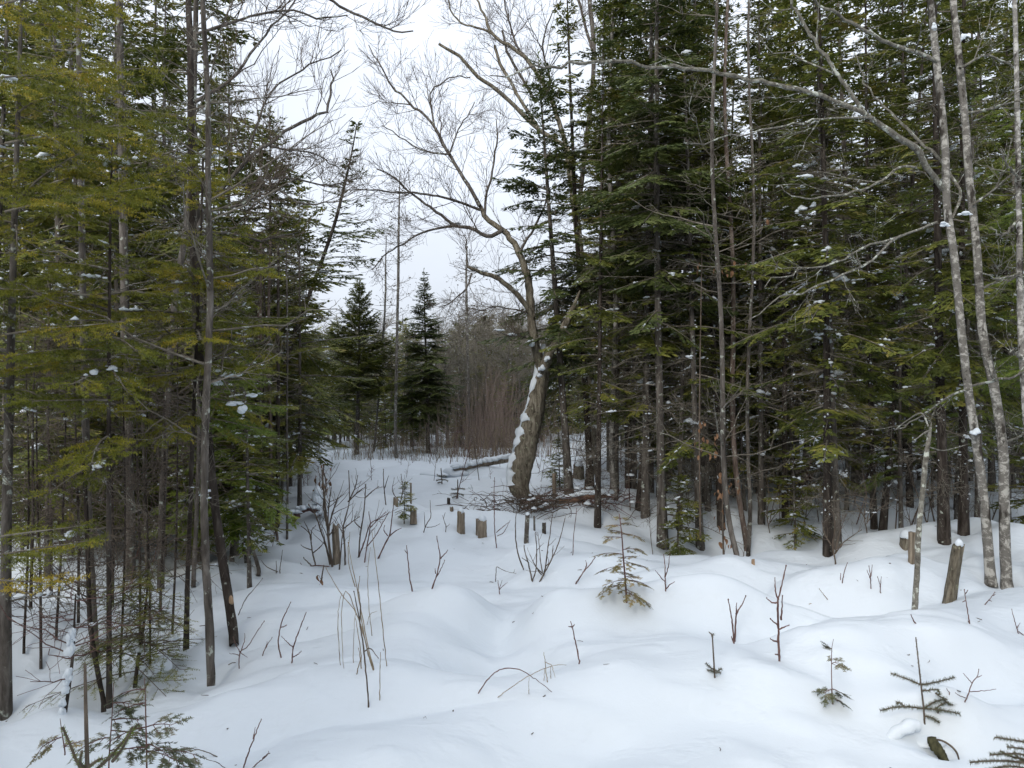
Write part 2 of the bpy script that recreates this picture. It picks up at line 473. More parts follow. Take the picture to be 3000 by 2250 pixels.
def build_ground():
    def axis(n_in, a, b, n_out, far):
        core = np.linspace(a, b, n_in)
        st = (b - a) / (n_in - 1)
        g = np.geomspace(st * 1.3, far, n_out)
        return np.concatenate([(a - g)[::-1], core, b + g])
    xs = axis(220, -5.0, 5.6, 40, 700)
    y_core = np.concatenate([np.linspace(1.8, 6.5, 205), np.linspace(6.53, 18, 130)])
    g = np.geomspace(0.06, 900, 50)
    ys = np.concatenate([(1.8 - np.geomspace(0.05, 300, 30))[::-1], y_core, 18 + g])
    X, Y = np.meshgrid(xs, ys); Z = ground_h(X, Y)
    V = np.stack([X, Y, Z], -1).reshape(-1, 3); nx, ny = len(xs), len(ys)
    i = (np.arange(ny - 1)[:, None] * nx + np.arange(nx - 1)[None]).ravel()
    F = np.concatenate([np.stack([i, i + 1, i + nx + 1], -1), np.stack([i, i + nx + 1, i + nx], -1)])
    mb = MB(); mb.add(V, F)
    o = obj('ground', mb.mesh('ground', 'snow'))
    tag(o, 'deep rolling snow covering the forest clearing floor', kind='structure')
build_ground()
# ------------------------------------------------------------------ conifers
def spray(o, az, el, L, rng, droop=0.25, sp=0.06, sub=0.05, tw=0.075, spread=0.55, upturn=0.1, smin=0.12):
    """one flat conifer branch: returns twiglets (P,D,N,len,tint) and the woody axis"""
    h = np.array([math.cos(az), math.sin(az), 0.0]); sd = np.array([-h[1], h[0], 0.0]); zz = np.array([0, 0, 1.0])
    bend = rng.uniform(-0.25, 0.25)
    def A(s):
        s = s[:, None]
        return o + L * (h * math.cos(el) * s + sd * bend * 0.5 * s ** 2 + zz * (math.sin(el) * s - droop * s ** 2 + upturn * s ** 3))
    def dA(s):
        s = s[:, None]
        return nrm(h * math.cos(el) + sd * bend * s + zz * (math.sin(el) - 2 * droop * s + 3 * upturn * s ** 2))
    n = max(3, int(L / sp))
    s = np.clip(np.linspace(smin, 1.0, n) + rng.uniform(-0.5, 0.5, n) / n, smin * 0.7, 1.0)
    s = np.concatenate([s, s + rng.uniform(-0.3, 0.3, n) / n]); s = np.clip(s, smin * 0.6, 1.0)
    sg = np.concatenate([np.ones(n), -np.ones(n)])
    Ab, T = A(s), dA(s)
    tilt = rng.uniform(-0.25, 0.25)
    S = nrm(np.cross(np.cross(T, sd[None]), T)); S = nrm(S + zz * tilt)
    ang = np.radians(rng.uniform(42, 68, 2 * n))[:, None]
    d = np.cos(ang) * T + np.sin(ang) * S * sg[:, None]
    d[:, 2] -= rng.uniform(0.0, 0.30, 2 * n); d = nrm(d)
    prof = np.minimum((s - smin * 0.6) / (1 - smin) * 3.2 + 0.08, 1.0) * (1 - s) ** 0.75
    l = np.clip(spread * L * prof + 0.04, 0.04, 0.55) * rng.uniform(0.6, 1.2, 2 * n)
    mx = max(1, int(math.ceil(l.max() / sub)))
    k = np.arange(mx)[None] * sub + 0.02
    keep = k < l[:, None]
    u = np.broadcast_to(k, keep.shape)
    base = Ab[:, None] + d[:, None] * u[..., None]
    base = base - zz * (0.25 * u[..., None] ** 2)
    nvec = nrm(np.cross(T, S)); nvec = np.where(nvec[:, 2:3] < 0, -nvec, nvec)
    pl = nrm(np.cross(nvec, d))
    tint_b = np.clip(rng.normal(0.42, 0.20, 2 * n) + rng.normal(0, 0.14), 0, 1)
    Ps, Ds, Ns, Ls, Ts = [], [], [], [], []
    for sgn in (1, -1):
        a = np.radians(rng.uniform(32, 58, keep.shape))[..., None]
        D = np.cos(a) * d[:, None] + sgn * np.sin(a) * pl[:, None]
        D = D + rng.normal(0, 0.12, D.shape)
        D[..., 2] -= 0.10
        ln = tw * rng.uniform(0.6, 1.25, keep.shape) * np.clip(0.55 + (l[:, None] - u) / 0.2, 0.5, 1.0)
        Ps.append(base[keep]); Ds.append(nrm(D[keep])); Ns.append(np.broadcast_to(nvec[:, None], D.shape)[keep])
        Ls.append(ln[keep]); Ts.append(np.broadcast_to(tint_b[:, None], keep.shape)[keep])
    # tips, and the twiglets hugging the side twig itself
    Ps.append(base[keep]); Dm = np.broadcast_to(d[:, None], base.shape)[keep] + rng.normal(0, 0.06, base[keep].shape)
    Ds.append(nrm(Dm)); Ns.append(np.broadcast_to(nvec[:, None], base.shape)[keep])
    Ls.append(np.full(keep.sum(), sub * 1.5)); Ts.append(np.broadcast_to(tint_b[:, None], keep.shape)[keep])
    P, D, N, Ln, Tt = (np.concatenate(x) for x in (Ps, Ds, Ns, Ls, Ts))
    Tt = np.clip(Tt + rng.normal(0, 0.10, len(Tt)), 0, 1)
    ax = A(np.linspace(0, 1, 6))
    # the side twigs as wood
    side = np.stack([Ab, Ab + d * l[:, None] * 0.9 - zz * (0.2 * l[:, None] ** 2)], 1)
    return (P, D, N, Ln, Tt), ax, side

def emit_strips(mb, tws, rng, width=0.024):
    P, D, N, L, T = tws
    N = nrm(N + rng.normal(0, 0.35, N.shape))
    S = nrm(np.cross(D, N)); N2 = np.cross(S, D)
    w = width * rng.uniform(0.7, 1.2, len(P))[:, None] * 0.5
    m = P + D * (L * 0.45)[:, None] - N2 * (w * 0.35)
    V = np.stack([P, m + S * w, P + D * L[:, None], m - S * w], 1).reshape(-1, 3)
    b = np.arange(len(P))[:, None] * 4
    F = np.concatenate([b + np.array([[0, 1, 2]]), b + np.array([[0, 2, 3]])])
    mb.add(V, F, np.repeat(T, 4))

def emit_needles(mb, tws, rng, nl=0.014, nw=0.0028, step=0.0055, round_=False, lean=(48, 68)):
    """needles as thin triangles along each twiglet"""
    P, D, N, L, T = tws
    K = max(3, int(np.max(L) / step))
    u = (np.arange(K) + 0.5) * step
    ok = u[None] < L[:, None]
    S = nrm(np.cross(D, N)); N2 = np.cross(S, D)
    for sgn in (1, -1) if not round_ else (0, 1, 2, 3):
        shp = ok.shape
        a = np.radians(rng.uniform(*lean, shp))[..., None]
        if round_:
            ph = rng.uniform(0, 6.28, shp)[..., None]
            side = np.cos(ph) * S[:, None] + np.sin(ph) * N2[:, None]
        else:
            side = sgn * S[:, None] + N2[:, None] * rng.uniform(-0.35, 0.25, shp)[..., None]
        d = nrm(np.cos(a) * D[:, None] + np.sin(a) * side)
        p = P[:, None] + D[:, None] * (u[None] + rng.uniform(-0.3, 0.3, shp) * step)[..., None]
        ln = nl * rng.uniform(0.75, 1.15, shp)[..., None]
        e = D[:, None] * (nw * 0.5)
        p, d, ln = p[ok], d[ok], ln[ok]; e = np.broadcast_to(e, ok.shape + (3,))[ok]
        V = np.stack([p - e, p + e, p + d * ln], 1).reshape(-1, 3)
        mb.add(V, np.arange(len(p) * 3).reshape(-1, 3), np.repeat(np.broadcast_to(T[:, None], ok.shape)[ok], 3))

def join_tw(lst):
    return tuple(np.concatenate([t[i] for t in lst]) for i in range(5))

def trunk_curve(H, r0, rng, lean=0.03, K=12):
    z = np.linspace(-0.25, H, K); u = np.clip(z / H, 0, 1)
    ph = rng.uniform(0, 6.28, 2)
    P = np.stack([lean * H * 0.4 * np.sin(2.2 * u + ph[0]) - lean * H * 0.4 * math.sin(ph[0]), lean * H * 0.4 * np.sin(1.9 * u + ph[1]) - lean * H * 0.4 * math.sin(ph[1]), z], 1)
    R = r0 * (1 - u) ** 0.85 + 0.004
    R[:2] *= np.array([1.45, 1.06]); 
    return P, R

def conifer_variant(seed, H, hc, R, r0, dens=1.0, mat='fir', near=False, whorl=0.16, nper=5, droop=0.28, dead=11, snow=14,
                    sp=0.062, sub=0.052, tw=0.078, width=0.026, top_el=42, low_el=-10, bark='bark', lean=0.03, prof_pow=0.62, only_az=None, spread=0.55, inner=0.12, lo=0.55):
    rng = np.random.default_rng(seed)
    TP, TR = trunk_curve(H, r0, rng, lean)
    def axis_at(z):
        return np.array([np.interp(z, TP[:, 2], TP[:, 0]), np.interp(z, TP[:, 2], TP[:, 1]), z])
    out = {}
    mb = MB(); tubes(mb, TP, TR, 9, rough=0.05, rng=rng); out['trunk'] = mb.mesh('trunk', bark)
    tws, axes, sides, sc = [], [], [], []
    z = hc
    while z < H - 0.12:
        f = (H - z) / (H - hc)
        k = int(round(nper * dens * rng.uniform(0.7, 1.2))) if f > 0.08 else 3
        for j in range(max(k, 2)):
            L = R * min(1.0, (f * 1.25) ** prof_pow) * rng.uniform(lo, 1.15) * (0.75 if f > 0.92 else 1)
            L = max(L, 0.10)
            az = rng.uniform(0, 6.283)
            if only_az and f > 0.75 and abs((az - only_az + math.pi) % 6.283 - math.pi) > 2.2: continue
            el = math.radians(low_el + (top_el - low_el) * (1 - f) ** 1.3 + rng.normal(0, 7))
            t, ax, sd = spray(axis_at(z + rng.uniform(-0.08, 0.08)), az, el, L, rng, droop * rng.uniform(0.4, 1.4), sp, sub, tw, spread * rng.uniform(0.7, 1.2), smin=inner if f > 0.2 else 0.1)
            tws.append(t); axes.append(ax); sides.append(sd)
            if f > 0.12: sc.append(ax)
        z += whorl * rng.uniform(0.7, 1.3) * (0.6 + 0.4 * f)
    # leader tip
    tip = axis_at(H)[None].repeat(6, 0) - np.array([0, 0, 1.0]) * np.linspace(0, 0.2, 6)[:, None]
    D = nrm(np.stack([rng.normal(0, 0.5, 6), rng.normal(0, 0.5, 6), np.ones(6)], 1))
    tws.append((tip, D, nrm(rng.normal(size=(6, 3))), np.full(6, tw), np.full(6, 0.5)))
    T = join_tw(tws)
    mb = MB()
    if near:
        emit_needles(mb, T, rng, nl=0.016, nw=0.0062, step=0.0105, round_=True, lean=(40, 70))
    else:
        emit_strips(mb, T, rng, width)
    out['crown'] = mb.mesh('crown', mat, smooth=False)
    mb = MB()
    ax = np.stack(axes); Lx = np.linalg.norm(ax[:, -1] - ax[:, 0], axis=1)
    tubes(mb, ax, (0.004 + 0.008 * Lx)[:, None] * np.linspace(1, 0.25, 6)[None], 4)
    if near:
        sd = np.concatenate(sides); tubes(mb, sd, np.full((len(sd), 2), 0.0016), 3, cap=False)
    out['branches'] = mb.mesh('branches', 'dead')
    # dead lower branches
    mb = MB()
    zt = max(hc + 0.5, 0.55 * H) if H > 5.5 else hc + 0.5
    nd = int(dead * max(zt - 0.6, 0.1)) if dead else 0
    if nd:
        zs = rng.uniform(0.25, zt, nd); az = rng.uniform(0, 6.283, nd)
        Ld = rng.uniform(0.25, 1.0, nd) * R * 0.9
        w = np.linspace(0, 1, 6)
        o = np.stack([axis_at(q) for q in zs])
        dr = np.stack([np.cos(az), np.sin(az), rng.uniform(-0.25, 0.25, nd)], 1)
        C = o[:, None] + dr[:, None] * (Ld[:, None] * w)[..., None]
        C[..., 2] -= 0.12 * Ld[:, None] * w ** 2
        C += rng.normal(size=C.shape) * 0.025 * w[None, :, None]
        Rd = (0.003 + 0.005 * Ld)[:, None] * np.linspace(1, 0.3, 6)
        tubes(mb, C, Rd, 3, cap=False)
        C2, R2 = shoots(C, Rd, rng, 6, 0.08, 0.34, (35, 75), -0.05, K=4, rk=0.6)
        tubes(mb, C2, R2, 3, cap=False)
        C3, R3 = shoots(C2, R2, rng, 3, 0.05, 0.14, (30, 70), 0.0, K=3, rk=0.75)
        tubes(mb, C3, np.maximum(R3, 0.0011), 3, cap=False)
        sc.extend(list(C[: nd // 2]))
    out['dead_branches'] = mb.mesh('dead_branches', 'dead')
    # snow lying on the branches
    mb = MB()
    if snow and sc:
        pick = rng.choice(len(sc), snow * 3, replace=True)
        C = []; S = []
        for q in pick:
            a = sc[q]; u = rng.uniform(0.2, 0.97) * (len(a) - 1); i = min(int(u), len(a) - 2)
            p = a[i] + (a[i + 1] - a[i]) * (u - i)
            s0 = rng.uniform(0.012, 0.030) * (1.8 if rng.random() < 0.12 else 1); nn = rng.integers(2, 6); sp_ = nrm(a[i + 1] - a[i]) * s0 * 1.1
            for w in range(nn):
                e = 1 - abs(2 * w / max(nn - 1, 1) - 1) * 0.6
                C.append(p + sp_ * (w - nn / 2) + np.array([rng.normal(0, s0 * 0.5), rng.normal(0, s0 * 0.5), 0.006])); S.append([s0 * rng.uniform(0.8, 1.5) * e, s0 * rng.uniform(0.7, 1.3) * e, s0 * rng.uniform(0.5, 0.9) * e])
        for q in range(int(snow * 1.6) if H > 5 else 0):      # flecks of snow stuck to the bark
            zq = rng.uniform(0.2, 0.55 * H); aq = rng.uniform(0, 6.28); rq = np.interp(zq, TP[:, 2], TR) * 0.95; hq = rng.uniform(0.006, 0.016)
            C.append(axis_at(zq) + [rq * math.cos(aq), rq * math.sin(aq), 0]); S.append([hq * rng.uniform(0.6, 1.1), hq * rng.uniform(0.6, 1.1), hq * rng.uniform(0.7, 1.8)])
        blobs(mb, C, S, rng, ICO1, 0.2)
        out['snow_clumps'] = mb.mesh('snow_clumps', 'snowc')
    out['H'] = H; out['r0'] = r0
    return out

def place_conifer(var, name, label, loc, group=None, rz=0.0, scale=1.0, tilt=(0, 0), tk=1.0, cat='fir tree', trunk=True):
    t = thing(name, label, cat, loc, group, rz, scale)
    if tilt != (0, 0):
        t.rotation_euler = (Matrix.Rotation(tilt[0], 3, 'X') @ Matrix.Rotation(tilt[1], 3, 'Y') @ Matrix.Rotation(rz, 3, 'Z')).to_euler()
    tr = obj('trunk', var['trunk'], t)
    tr.scale = (tk, tk, 1)
    if len(var['dead_branches'].vertices): obj('dead_branches', var['dead_branches'], tr)['kind'] = 'stuff'
    cr = obj('crown', var['crown'], t)
    obj('branches', var['branches'], cr)['kind'] = 'stuff'
    cr['kind'] = 'stuff'
    if 'snow_clumps' in var:
        s = obj('snow_clumps', var['snow_clumps'], cr); s['kind'] = 'stuff'
    return t

# the kinds of conifer in this wood
V = {}
SP = dict(spread=0.40, inner=0.30, lo=0.30)
V['tallA'] = conifer_variant(1, 8.5, 1.7, 0.90, 0.050, mat='fir', dead=18, snow=26, dens=0.62, **SP)
V['tallB'] = conifer_variant(2, 9.0, 2.3, 0.95, 0.055, mat='firblue', dead=18, snow=26, dens=0.6, **SP)
V['tallC'] = conifer_variant(3, 7.0, 1.1, 0.85, 0.045, mat='fir', dead=18, snow=28, dens=0.62, **SP)
V['tallD'] = conifer_variant(4, 8.0, 2.8, 0.80, 0.046, mat='fir', dead=20, snow=16, dens=0.62, **SP)
V['tallE'] = conifer_variant(5, 8.5, 1.6, 1.05, 0.060, mat='fir', dead=18, snow=28, dens=0.65, **SP)
V['poleA'] = conifer_variant(6, 7.0, 3.6, 0.70, 0.040, mat='fir', dead=20, snow=10, dens=0.6, **SP)
V['lowA'] = conifer_variant(7, 2.6, 0.45, 0.75, 0.024, mat='bright', dead=0, snow=26, whorl=0.15)
V['lowB'] = conifer_variant(8, 3.6, 0.6, 0.90, 0.032, mat='fir', dead=8, snow=34, whorl=0.17, dens=0.75, lo=0.35, spread=0.45)
V['lowC'] = conifer_variant(9, 1.5, 0.15, 0.55, 0.016, mat='fir', dead=0, snow=22, whorl=0.12, nper=4)
V['spruceA'] = conifer_variant(10, 5.0, 1.5, 1.35, 0.065, mat='fir', dead=14, snow=6, droop=0.12, top_el=58, low_el=5, nper=6, whorl=0.15, prof_pow=0.9)
V['spruceB'] = conifer_variant(12, 5.2, 1.0, 1.05, 0.06, mat='firblue', dead=12, snow=10, droop=0.22, top_el=40, nper=7, whorl=0.13, prof_pow=0.95)
V['edgeA'] = conifer_variant(14, 7.5, 1.25, 0.85, 0.045, mat='fir', dead=22, snow=30, dens=0.55, **SP)
V['edgeB'] = conifer_variant(15, 8.0, 1.8, 0.80, 0.050, mat='fir', dead=22, snow=28, dens=0.5, bark='bark_dark', **SP)
V['edgeC'] = conifer_variant(16, 7.0, 1.0, 0.70, 0.042, mat='fir', dead=20, snow=34, dens=0.5, bark='bark_dark', droop=0.35, **SP)
V['mid'] = conifer_variant(17, 4.4, 0.75, 0.85, 0.035, mat='fir', dead=12, snow=40, whorl=0.17, dens=0.65, **SP)
V['sparse'] = conifer_variant(13, 5.4, 2.6, 0.50, 0.03, mat='firblue', dead=9, snow=0, dens=0.55, whorl=0.22)

_placed = []
def free(x, y, r):
    for a, b in _placed:
        if (a - x) ** 2 + (b - y) ** 2 < r * r: return False
    return True
# ------------------------------------------------------------------ hand-placed trees
def path(pts, d, dd=0.0, rp=None):
    """pixels of the photograph -> points at depth d..d+dd; rp: radii in pixels"""
    n = len(pts)
    ds = d + dd * np.linspace(0, 1, n) if np.isscalar(dd) else d + np.asarray(dd, float)
    P = np.stack([at(x, y, q) for (x, y), q in zip(pts, ds)])
    if rp is None: return P
    rp = np.interp(np.linspace(0, 1, n), np.linspace(0, 1, len(rp)), rp)
    return P, rp * ds / FPX
def part_tube(name, parent, base, P, R, mat, sides=7, K=None, rough=0.04, seed=1):
    K = K or max(6, len(P) * 3)
    Q, r = resample(P, R, K)
    mb = MB(); tubes(mb, Q - base, r, sides, rough=rough, rng=np.random.default_rng(seed))
    return obj(name, mb.mesh(name, mat), parent)
def twig_part(name, parent, base, curves, radii, mat, sides=3):
    mb = MB()
    for C, R in zip(curves, radii):
        tubes(mb, C - base, R, sides, cap=False)
    o = obj(name, mb.mesh(name, mat), parent)
    if name != 'stem': o['kind'] = 'stuff'
    return o
def limb_with_twigs(parent, base, pts, d, dd, rp, mat, seed, n1=9, l1=(0.25, 0.8), n2=5, l2=(0.12, 0.4), n3=3, up=0.25, ang=(30, 60), name='limb', twmat=None, sides=6, smin=0.12, flat=0.3, tr=0.0016, rough=0.06):
    rng = np.random.default_rng(seed)
    P, R = path(pts, d, dd, rp)
    Q, r = resample(P, R, max(8, len(pts) * 3))
    Q = Q + rng.normal(0, 0.012, Q.shape) * np.linspace(0, 1, len(Q))[:, None]
    mb = MB(); tubes(mb, Q - base, r, sides, rough=rough, rng=rng)
    lo = obj(name, mb.mesh(name, mat), parent)
    if n1:
        C1, R1 = shoots(Q[None], r[None], rng, n1, *l1, ang, up, K=7, rk=0.6, smin=smin, wob=0.035, flat=flat)
        cs, rs = [C1], [np.maximum(R1, tr * 1.5)]
        if n2:
            C2, R2 = shoots(C1, R1, rng, n2, *l2, (25, 55), up, K=5, rk=0.7, wob=0.03, flat=flat)
            cs.append(C2); rs.append(np.maximum(R2, tr))
            if n3:
                C3, R3 = shoots(C2, R2, rng, n3, l2[0] * 0.5, l2[1] * 0.55, (25, 50), up, K=4, rk=0.8, wob=0.02, flat=flat)
                cs.append(C3); rs.append(np.maximum(R3, tr * 0.8))
        twig_part('twigs', lo, base, cs, rs, twmat or mat)
    return lo
def snow_lumps(name, parent, base, C, S, seed=1, ico=None):
    rng = np.random.default_rng(seed); mb = MB(); C2, S2 = [], []
    for c, s in zip(np.asarray(C, float) - base, np.asarray(S, float)):
        C2.append(c); S2.append(s * 0.72)
        for _ in range(5): C2.append(c + rng.normal(0, 0.42, 3) * s * [1, 1, 0.5]); S2.append(s * rng.uniform(0.35, 0.65))
    blobs(mb, C2, S2, rng, ico or ICO2, 0.12)
    o = obj(name, mb.mesh(name, 'snowc'), parent); o['kind'] = 'stuff'; return o

# --- the old leaning tree in the middle, snow plastered on its windward side
def old_leaner():
    b = G(1532, 1458); d = b[1]; rng = np.random.default_rng(21)
    t = thing('leaning_tree', 'old hollow leaning tree with furrowed trunk and a stripe of snow up its edge', 'tree', b)
    P, R = path([(1537, 1470), (1533, 1452), (1521, 1425), (1522, 1385), (1532, 1340), (1548, 1270), (1566, 1200), (1580, 1130), (1594, 1062), (1606, 1012)], d, 0.25,
                [13, 20, 30, 35, 36, 33, 28, 24, 19, 13])
    Q, r = resample(P, R, 46)
    S = 22; mb = MB()
    a = np.arange(S) / S * 2 * np.pi
    T = nrm(np.gradient(Q, axis=0)); U = nrm(np.cross(T, [0, 1.0, 0])); W = np.cross(T, U)
    s = np.linspace(0, 1, 46)
    rid = 0.07 * np.sin(a[None] * 5 + 3 * s[:, None] * 2) + 0.05 * np.sin(a[None] * 9 - 5 * s[:, None]) + 0.04 * rng.normal(size=(46, S))
    knot = np.zeros((46, S))
    for ks, ka, kw in ((0.30, 2.0, 0.13), (0.55, 4.4, -0.12), (0.72, 1.2, 0.14), (0.42, 5.6, 0.12), (0.15, 4.6, -0.16), (0.2, 1.0, 0.10)):
        knot += kw * np.exp(-((s[:, None] - ks) / 0.04) ** 2 - ((np.angle(np.exp(1j * (a[None] - ka)))) / 0.5) ** 2)
    rr = r[:, None] * (1 + rid + knot)
    V = (Q[:, None] + rr[..., None] * (np.cos(a)[None, :, None] * U[:, None] + np.sin(a)[None, :, None] * W[:, None])).reshape(-1, 3)
    i = np.arange(45)[:, None] * S; j = np.arange(S)[None]; j2 = (j + 1) % S
    q = np.stack([i + j, i + j2, i + S + j2, i + S + j], -1).reshape(-1, 4)
    mb.add(V - b, np.concatenate([q[:, [0, 1, 2]], q[:, [0, 2, 3]]]))
    tr = obj('trunk', mb.mesh('trunk', 'bark_old'), t)
    # broken leaning top
    part_tube('broken_top', t, b, *path([(1590, 1085), (1612, 1030), (1640, 985), (1662, 940), (1678, 905), (1700, 850)], d + 0.05, -0.3, [16, 14, 12, 10, 8, 3]), 'bark_old', 9, rough=0.12)
    # snow plastered along the upper left edge
    o3 = nrm(np.array([-1.0, -0.45, 0.0])); mbS = MB(); NC = 9; rows = list(range(5, 46))
    wd = np.array([0.58 + 0.22 * math.sin(k * 0.37) + rng.uniform(-0.38, 0.38) for k in rows])
    for g in (13, 14, 21, 22, 30, 31): wd[g - 5] *= 0.25
    wd = np.clip(wd, 0.12, 1.1) * np.linspace(0.85, 1.0, len(rows)); VS = []
    for q, k in enumerate(rows):
        a0 = math.atan2(float(np.dot(o3, W[k])), float(np.dot(o3, U[k])))
        for jj in range(NC):
            e = jj / (NC - 1) * 2 - 1; an = a0 + e * wd[q] + rng.normal(0, 0.13 if abs(e) > 0.6 else 0.05)
            rad = np.interp(an % (2 * math.pi), np.append(a, 2 * math.pi), np.append(rr[k], rr[k][0]))
            th = (0.016 + 0.020 * wd[q] + rng.normal(0, 0.005)) * (1 - e * e) ** 0.6 - 0.008
            VS.append(Q[k] + (rad + th) * (math.cos(an) * U[k] + math.sin(an) * W[k]))
    i0 = (np.arange(len(rows) - 1)[:, None] * NC + np.arange(NC - 1)[None]).ravel()
    mbS.add(np.array(VS) - b, np.concatenate([np.stack([i0, i0 + 1, i0 + NC + 1], -1), np.stack([i0, i0 + NC + 1, i0 + NC], -1)]))
    obj('snow_stripe', mbS.mesh('snow_stripe', 'snowc'), tr)
    C, Sz = [], []
    for (x, y, sx, sz) in ((1600, 1052, 0.035, 0.06), (1590, 1080, 0.035, 0.06), (1580, 1102, 0.03, 0.04), (1612, 1022, 0.03, 0.05), (1640, 978, 0.03, 0.04), (1664, 932, 0.03, 0.05)):
        C.append(at(x, y, d - 0.08)); Sz.append([sx, 0.05, sz])
    snow_lumps('snow_patch', tr, b, C, Sz, 3, ICO2)
    # living stem and limbs
    stem = [(1588, 1090), (1566, 1000), (1556, 920), (1551, 844), (1540, 790), (1521, 741), (1500, 706), (1472, 675), (1440, 650), (1420, 632), (1406, 603)]
    limb_with_twigs(t, b, stem, d + 0.15, 0.2, [15, 13, 12, 11, 10, 9, 9, 8, 7.5, 7, 6], 'bark_old', 31, 8, (0.3, 0.9), 5, (0.15, 0.4), name='stem', twmat='dead', sides=8, smin=0.3)
    L = [([(1406, 603), (1378, 552), (1352, 512), (1316, 452), (1273, 373), (1240, 335), (1207, 307), (1160, 262), (1141, 241), (1105, 181), (1080, 132)], 0.3, 0.5, [8, 7, 5, 4, 2], 16, (0.35, 1.0)),
         ([(1472, 675), (1430, 693), (1382, 669), (1334, 660), (1273, 615), (1213, 572), (1159, 524), (1105, 494)], 0.2, -0.5, [9, 8, 6, 4, 2.5], 12, (0.3, 0.8)),
         ([(1334, 660), (1290, 668), (1237, 681), (1177, 717), (1130, 745), (1090, 790)], 0.0, -0.7, [6, 5, 3.5, 2], 9, (0.25, 0.6)),
         ([(1406, 615), (1360, 597), (1322, 585), (1262, 570), (1200, 563), (1141, 563), (1080, 556), (1020, 560)], 0.3, -0.9, [6, 5, 4, 2], 12, (0.25, 0.7)),
         ([(1420, 632), (1425, 570), (1442, 512), (1450, 450), (1457, 392), (1452, 350)], 0.3, 0.4, [6, 5, 4, 2], 9, (0.25, 0.6)),
         ([(1316, 452), (1335, 400), (1360, 350), (1395, 300)], 0.4, 0.5, [4, 3, 2], 7, (0.25, 0.6)),
         ([(1316, 452), (1270, 448), (1220, 432), (1170, 400), (1120, 370)], 0.4, 0.2, [4, 3, 2], 8, (0.25, 0.6)),
         ([(1273, 373), (1262, 300), (1262, 270), (1300, 240), (1320, 228), (1380, 226)], 0.5, 0.4, [4, 3, 2.5], 8, (0.25, 0.6)),
         ([(1207, 307), (1165, 303), (1130, 300), (1085, 300)], 0.6, 0.2, [3, 2, 1.5], 6, (0.2, 0.5)),
         ([(1521, 741), (1545, 700), (1580, 640), (1610, 560)], 0.2, 0.6, [6, 5, 3], 8, (0.3, 0.8)),
         ([(1563, 928), (1521, 868), (1480, 832), (1442, 808), (1405, 795), (1370, 783)], 0.15, -0.4, [11, 10, 10, 8, 6], 5, (0.25, 0.7)),
         ([(1370, 783), (1368, 740), (1362, 690)], -0.25, 0.0, [5, 3, 2], 4, (0.2, 0.5)),
         ([(1382, 800), (1366, 845), (1330, 880), (1290, 902)], -0.2, -0.2, [4, 3, 2], 5, (0.2, 0.5)),
         ([(1556, 920), (1500, 905), (1440, 900), (1390, 915)], 0.2, -0.5, [4, 3, 1.5], 8, (0.2, 0.6)),
         ([(1572, 1005), (1530, 985), (1490, 985), (1450, 965)], 0.2, -0.5, [3, 2.5, 1.5], 6, (0.2, 0.5))]
    for k, (pts, d0, dd, rp, n1, l1) in enumerate(L):
        limb_with_twigs(t, b, pts, d + d0, dd, [q * 0.72 for q in rp], 'bark_old' if k in (10,) else 'bark', 40 + k, int(n1 * 1.3), l1, 5, (0.15, 0.5), 3, up=0.18, tr=0.0021, twmat='twig_brown')
    snow_lumps('snow_patch', t, b, [at(1385, 782, d - .1), at(1415, 795, d - .1), at(1450, 806, d), at(1505, 850, d + .05), at(1340, 655, d + .1), at(1500, 980, d - 0.1), at(1462, 968, d - .2), at(1560, 1012, d)],
               [[.12, .05, .03], [.10, .05, .03], [.10, .05, .03], [.08, .05, .03], [.12, .05, .025], [.07, .03, .03], [.07, .03, .03], [.05, .05, .05]], 5)
    _placed.append((b[0], b[1]))
old_leaner()

# --- tall bare broken-crowned tree behind it
def bare_giant():
    b = on_ground(at(1735, 1430, 13.2)[0], 13.2); d = b[1]
    t = thing('bare_tree', 'tall leafless tree with broken limbs rising behind the dark firs at centre', 'tree', b)
    part_tube('trunk', t, b, *path([(1735, 1480), (1730, 1200), (1712, 900), (1690, 650), (1660, 430)], d, 0, [16, 14, 12, 11, 10]), 'bark_old', 9)
    L = [([(1660, 430), (1632, 340), (1605, 271), (1570, 210), (1533, 163), (1496, 135), (1460, 115), (1432, 80), (1424, 48), (1400, 10), (1380, -60)], 0, 0.3, [9, 8, 7, 5, 3], 12),
         ([(1460, 115), (1430, 92), (1388, 78), (1358, 72), (1322, 36), (1316, 0), (1305, -50)], 0.2, 0.2, [5, 4, 3, 2], 9),
         ([(1660, 430), (1580, 380), (1503, 307), (1455, 262), (1406, 229), (1345, 165), (1286, 130)], 0.1, -0.3, [9, 8, 7, 5], 6),
         ([(1580, 380), (1530, 300), (1490, 230), (1462, 180), (1448, 133)], 0.1, 0.4, [7, 6, 6, 5], 5),
         ([(1570, 300), (1530, 230), (1490, 160), (1470, 90)], 0.2, 0.6, [6, 5, 4], 8),
         ([(1533, 163), (1512, 130), (1500, 90), (1480, 20), (1470, -60)], 0.3, 0.3, [5, 4, 3, 2], 9),
         ([(1605, 271), (1610, 220), (1590, 150), (1600, 80), (1640, 0)], 0.3, -0.5, [5, 4, 3, 2], 10),
         ([(1690, 650), (1720, 400), (1740, 200), (1735, 100), (1725, -80)], 0.3, 0.5, [10, 9, 9, 8], 10),
         ([(1740, 160), (1715, 80), (1700, 20), (1680, -50)], 0.6, 0.5, [6, 5, 4], 8)]
    for k, (pts, d0, dd, rp, n1) in enumerate(L):
        limb_with_twigs(t, b, pts, d + d0, dd, [q * 0.8 for q in rp], 'bark_old' if k < 4 else 'bark', 70 + k, int(n1 * 1.2), (0.35, 1.1), 5, (0.2, 0.6), 3, up=0.2, tr=0.0025, twmat='twig_brown')
    _placed.append((b[0], b[1]))
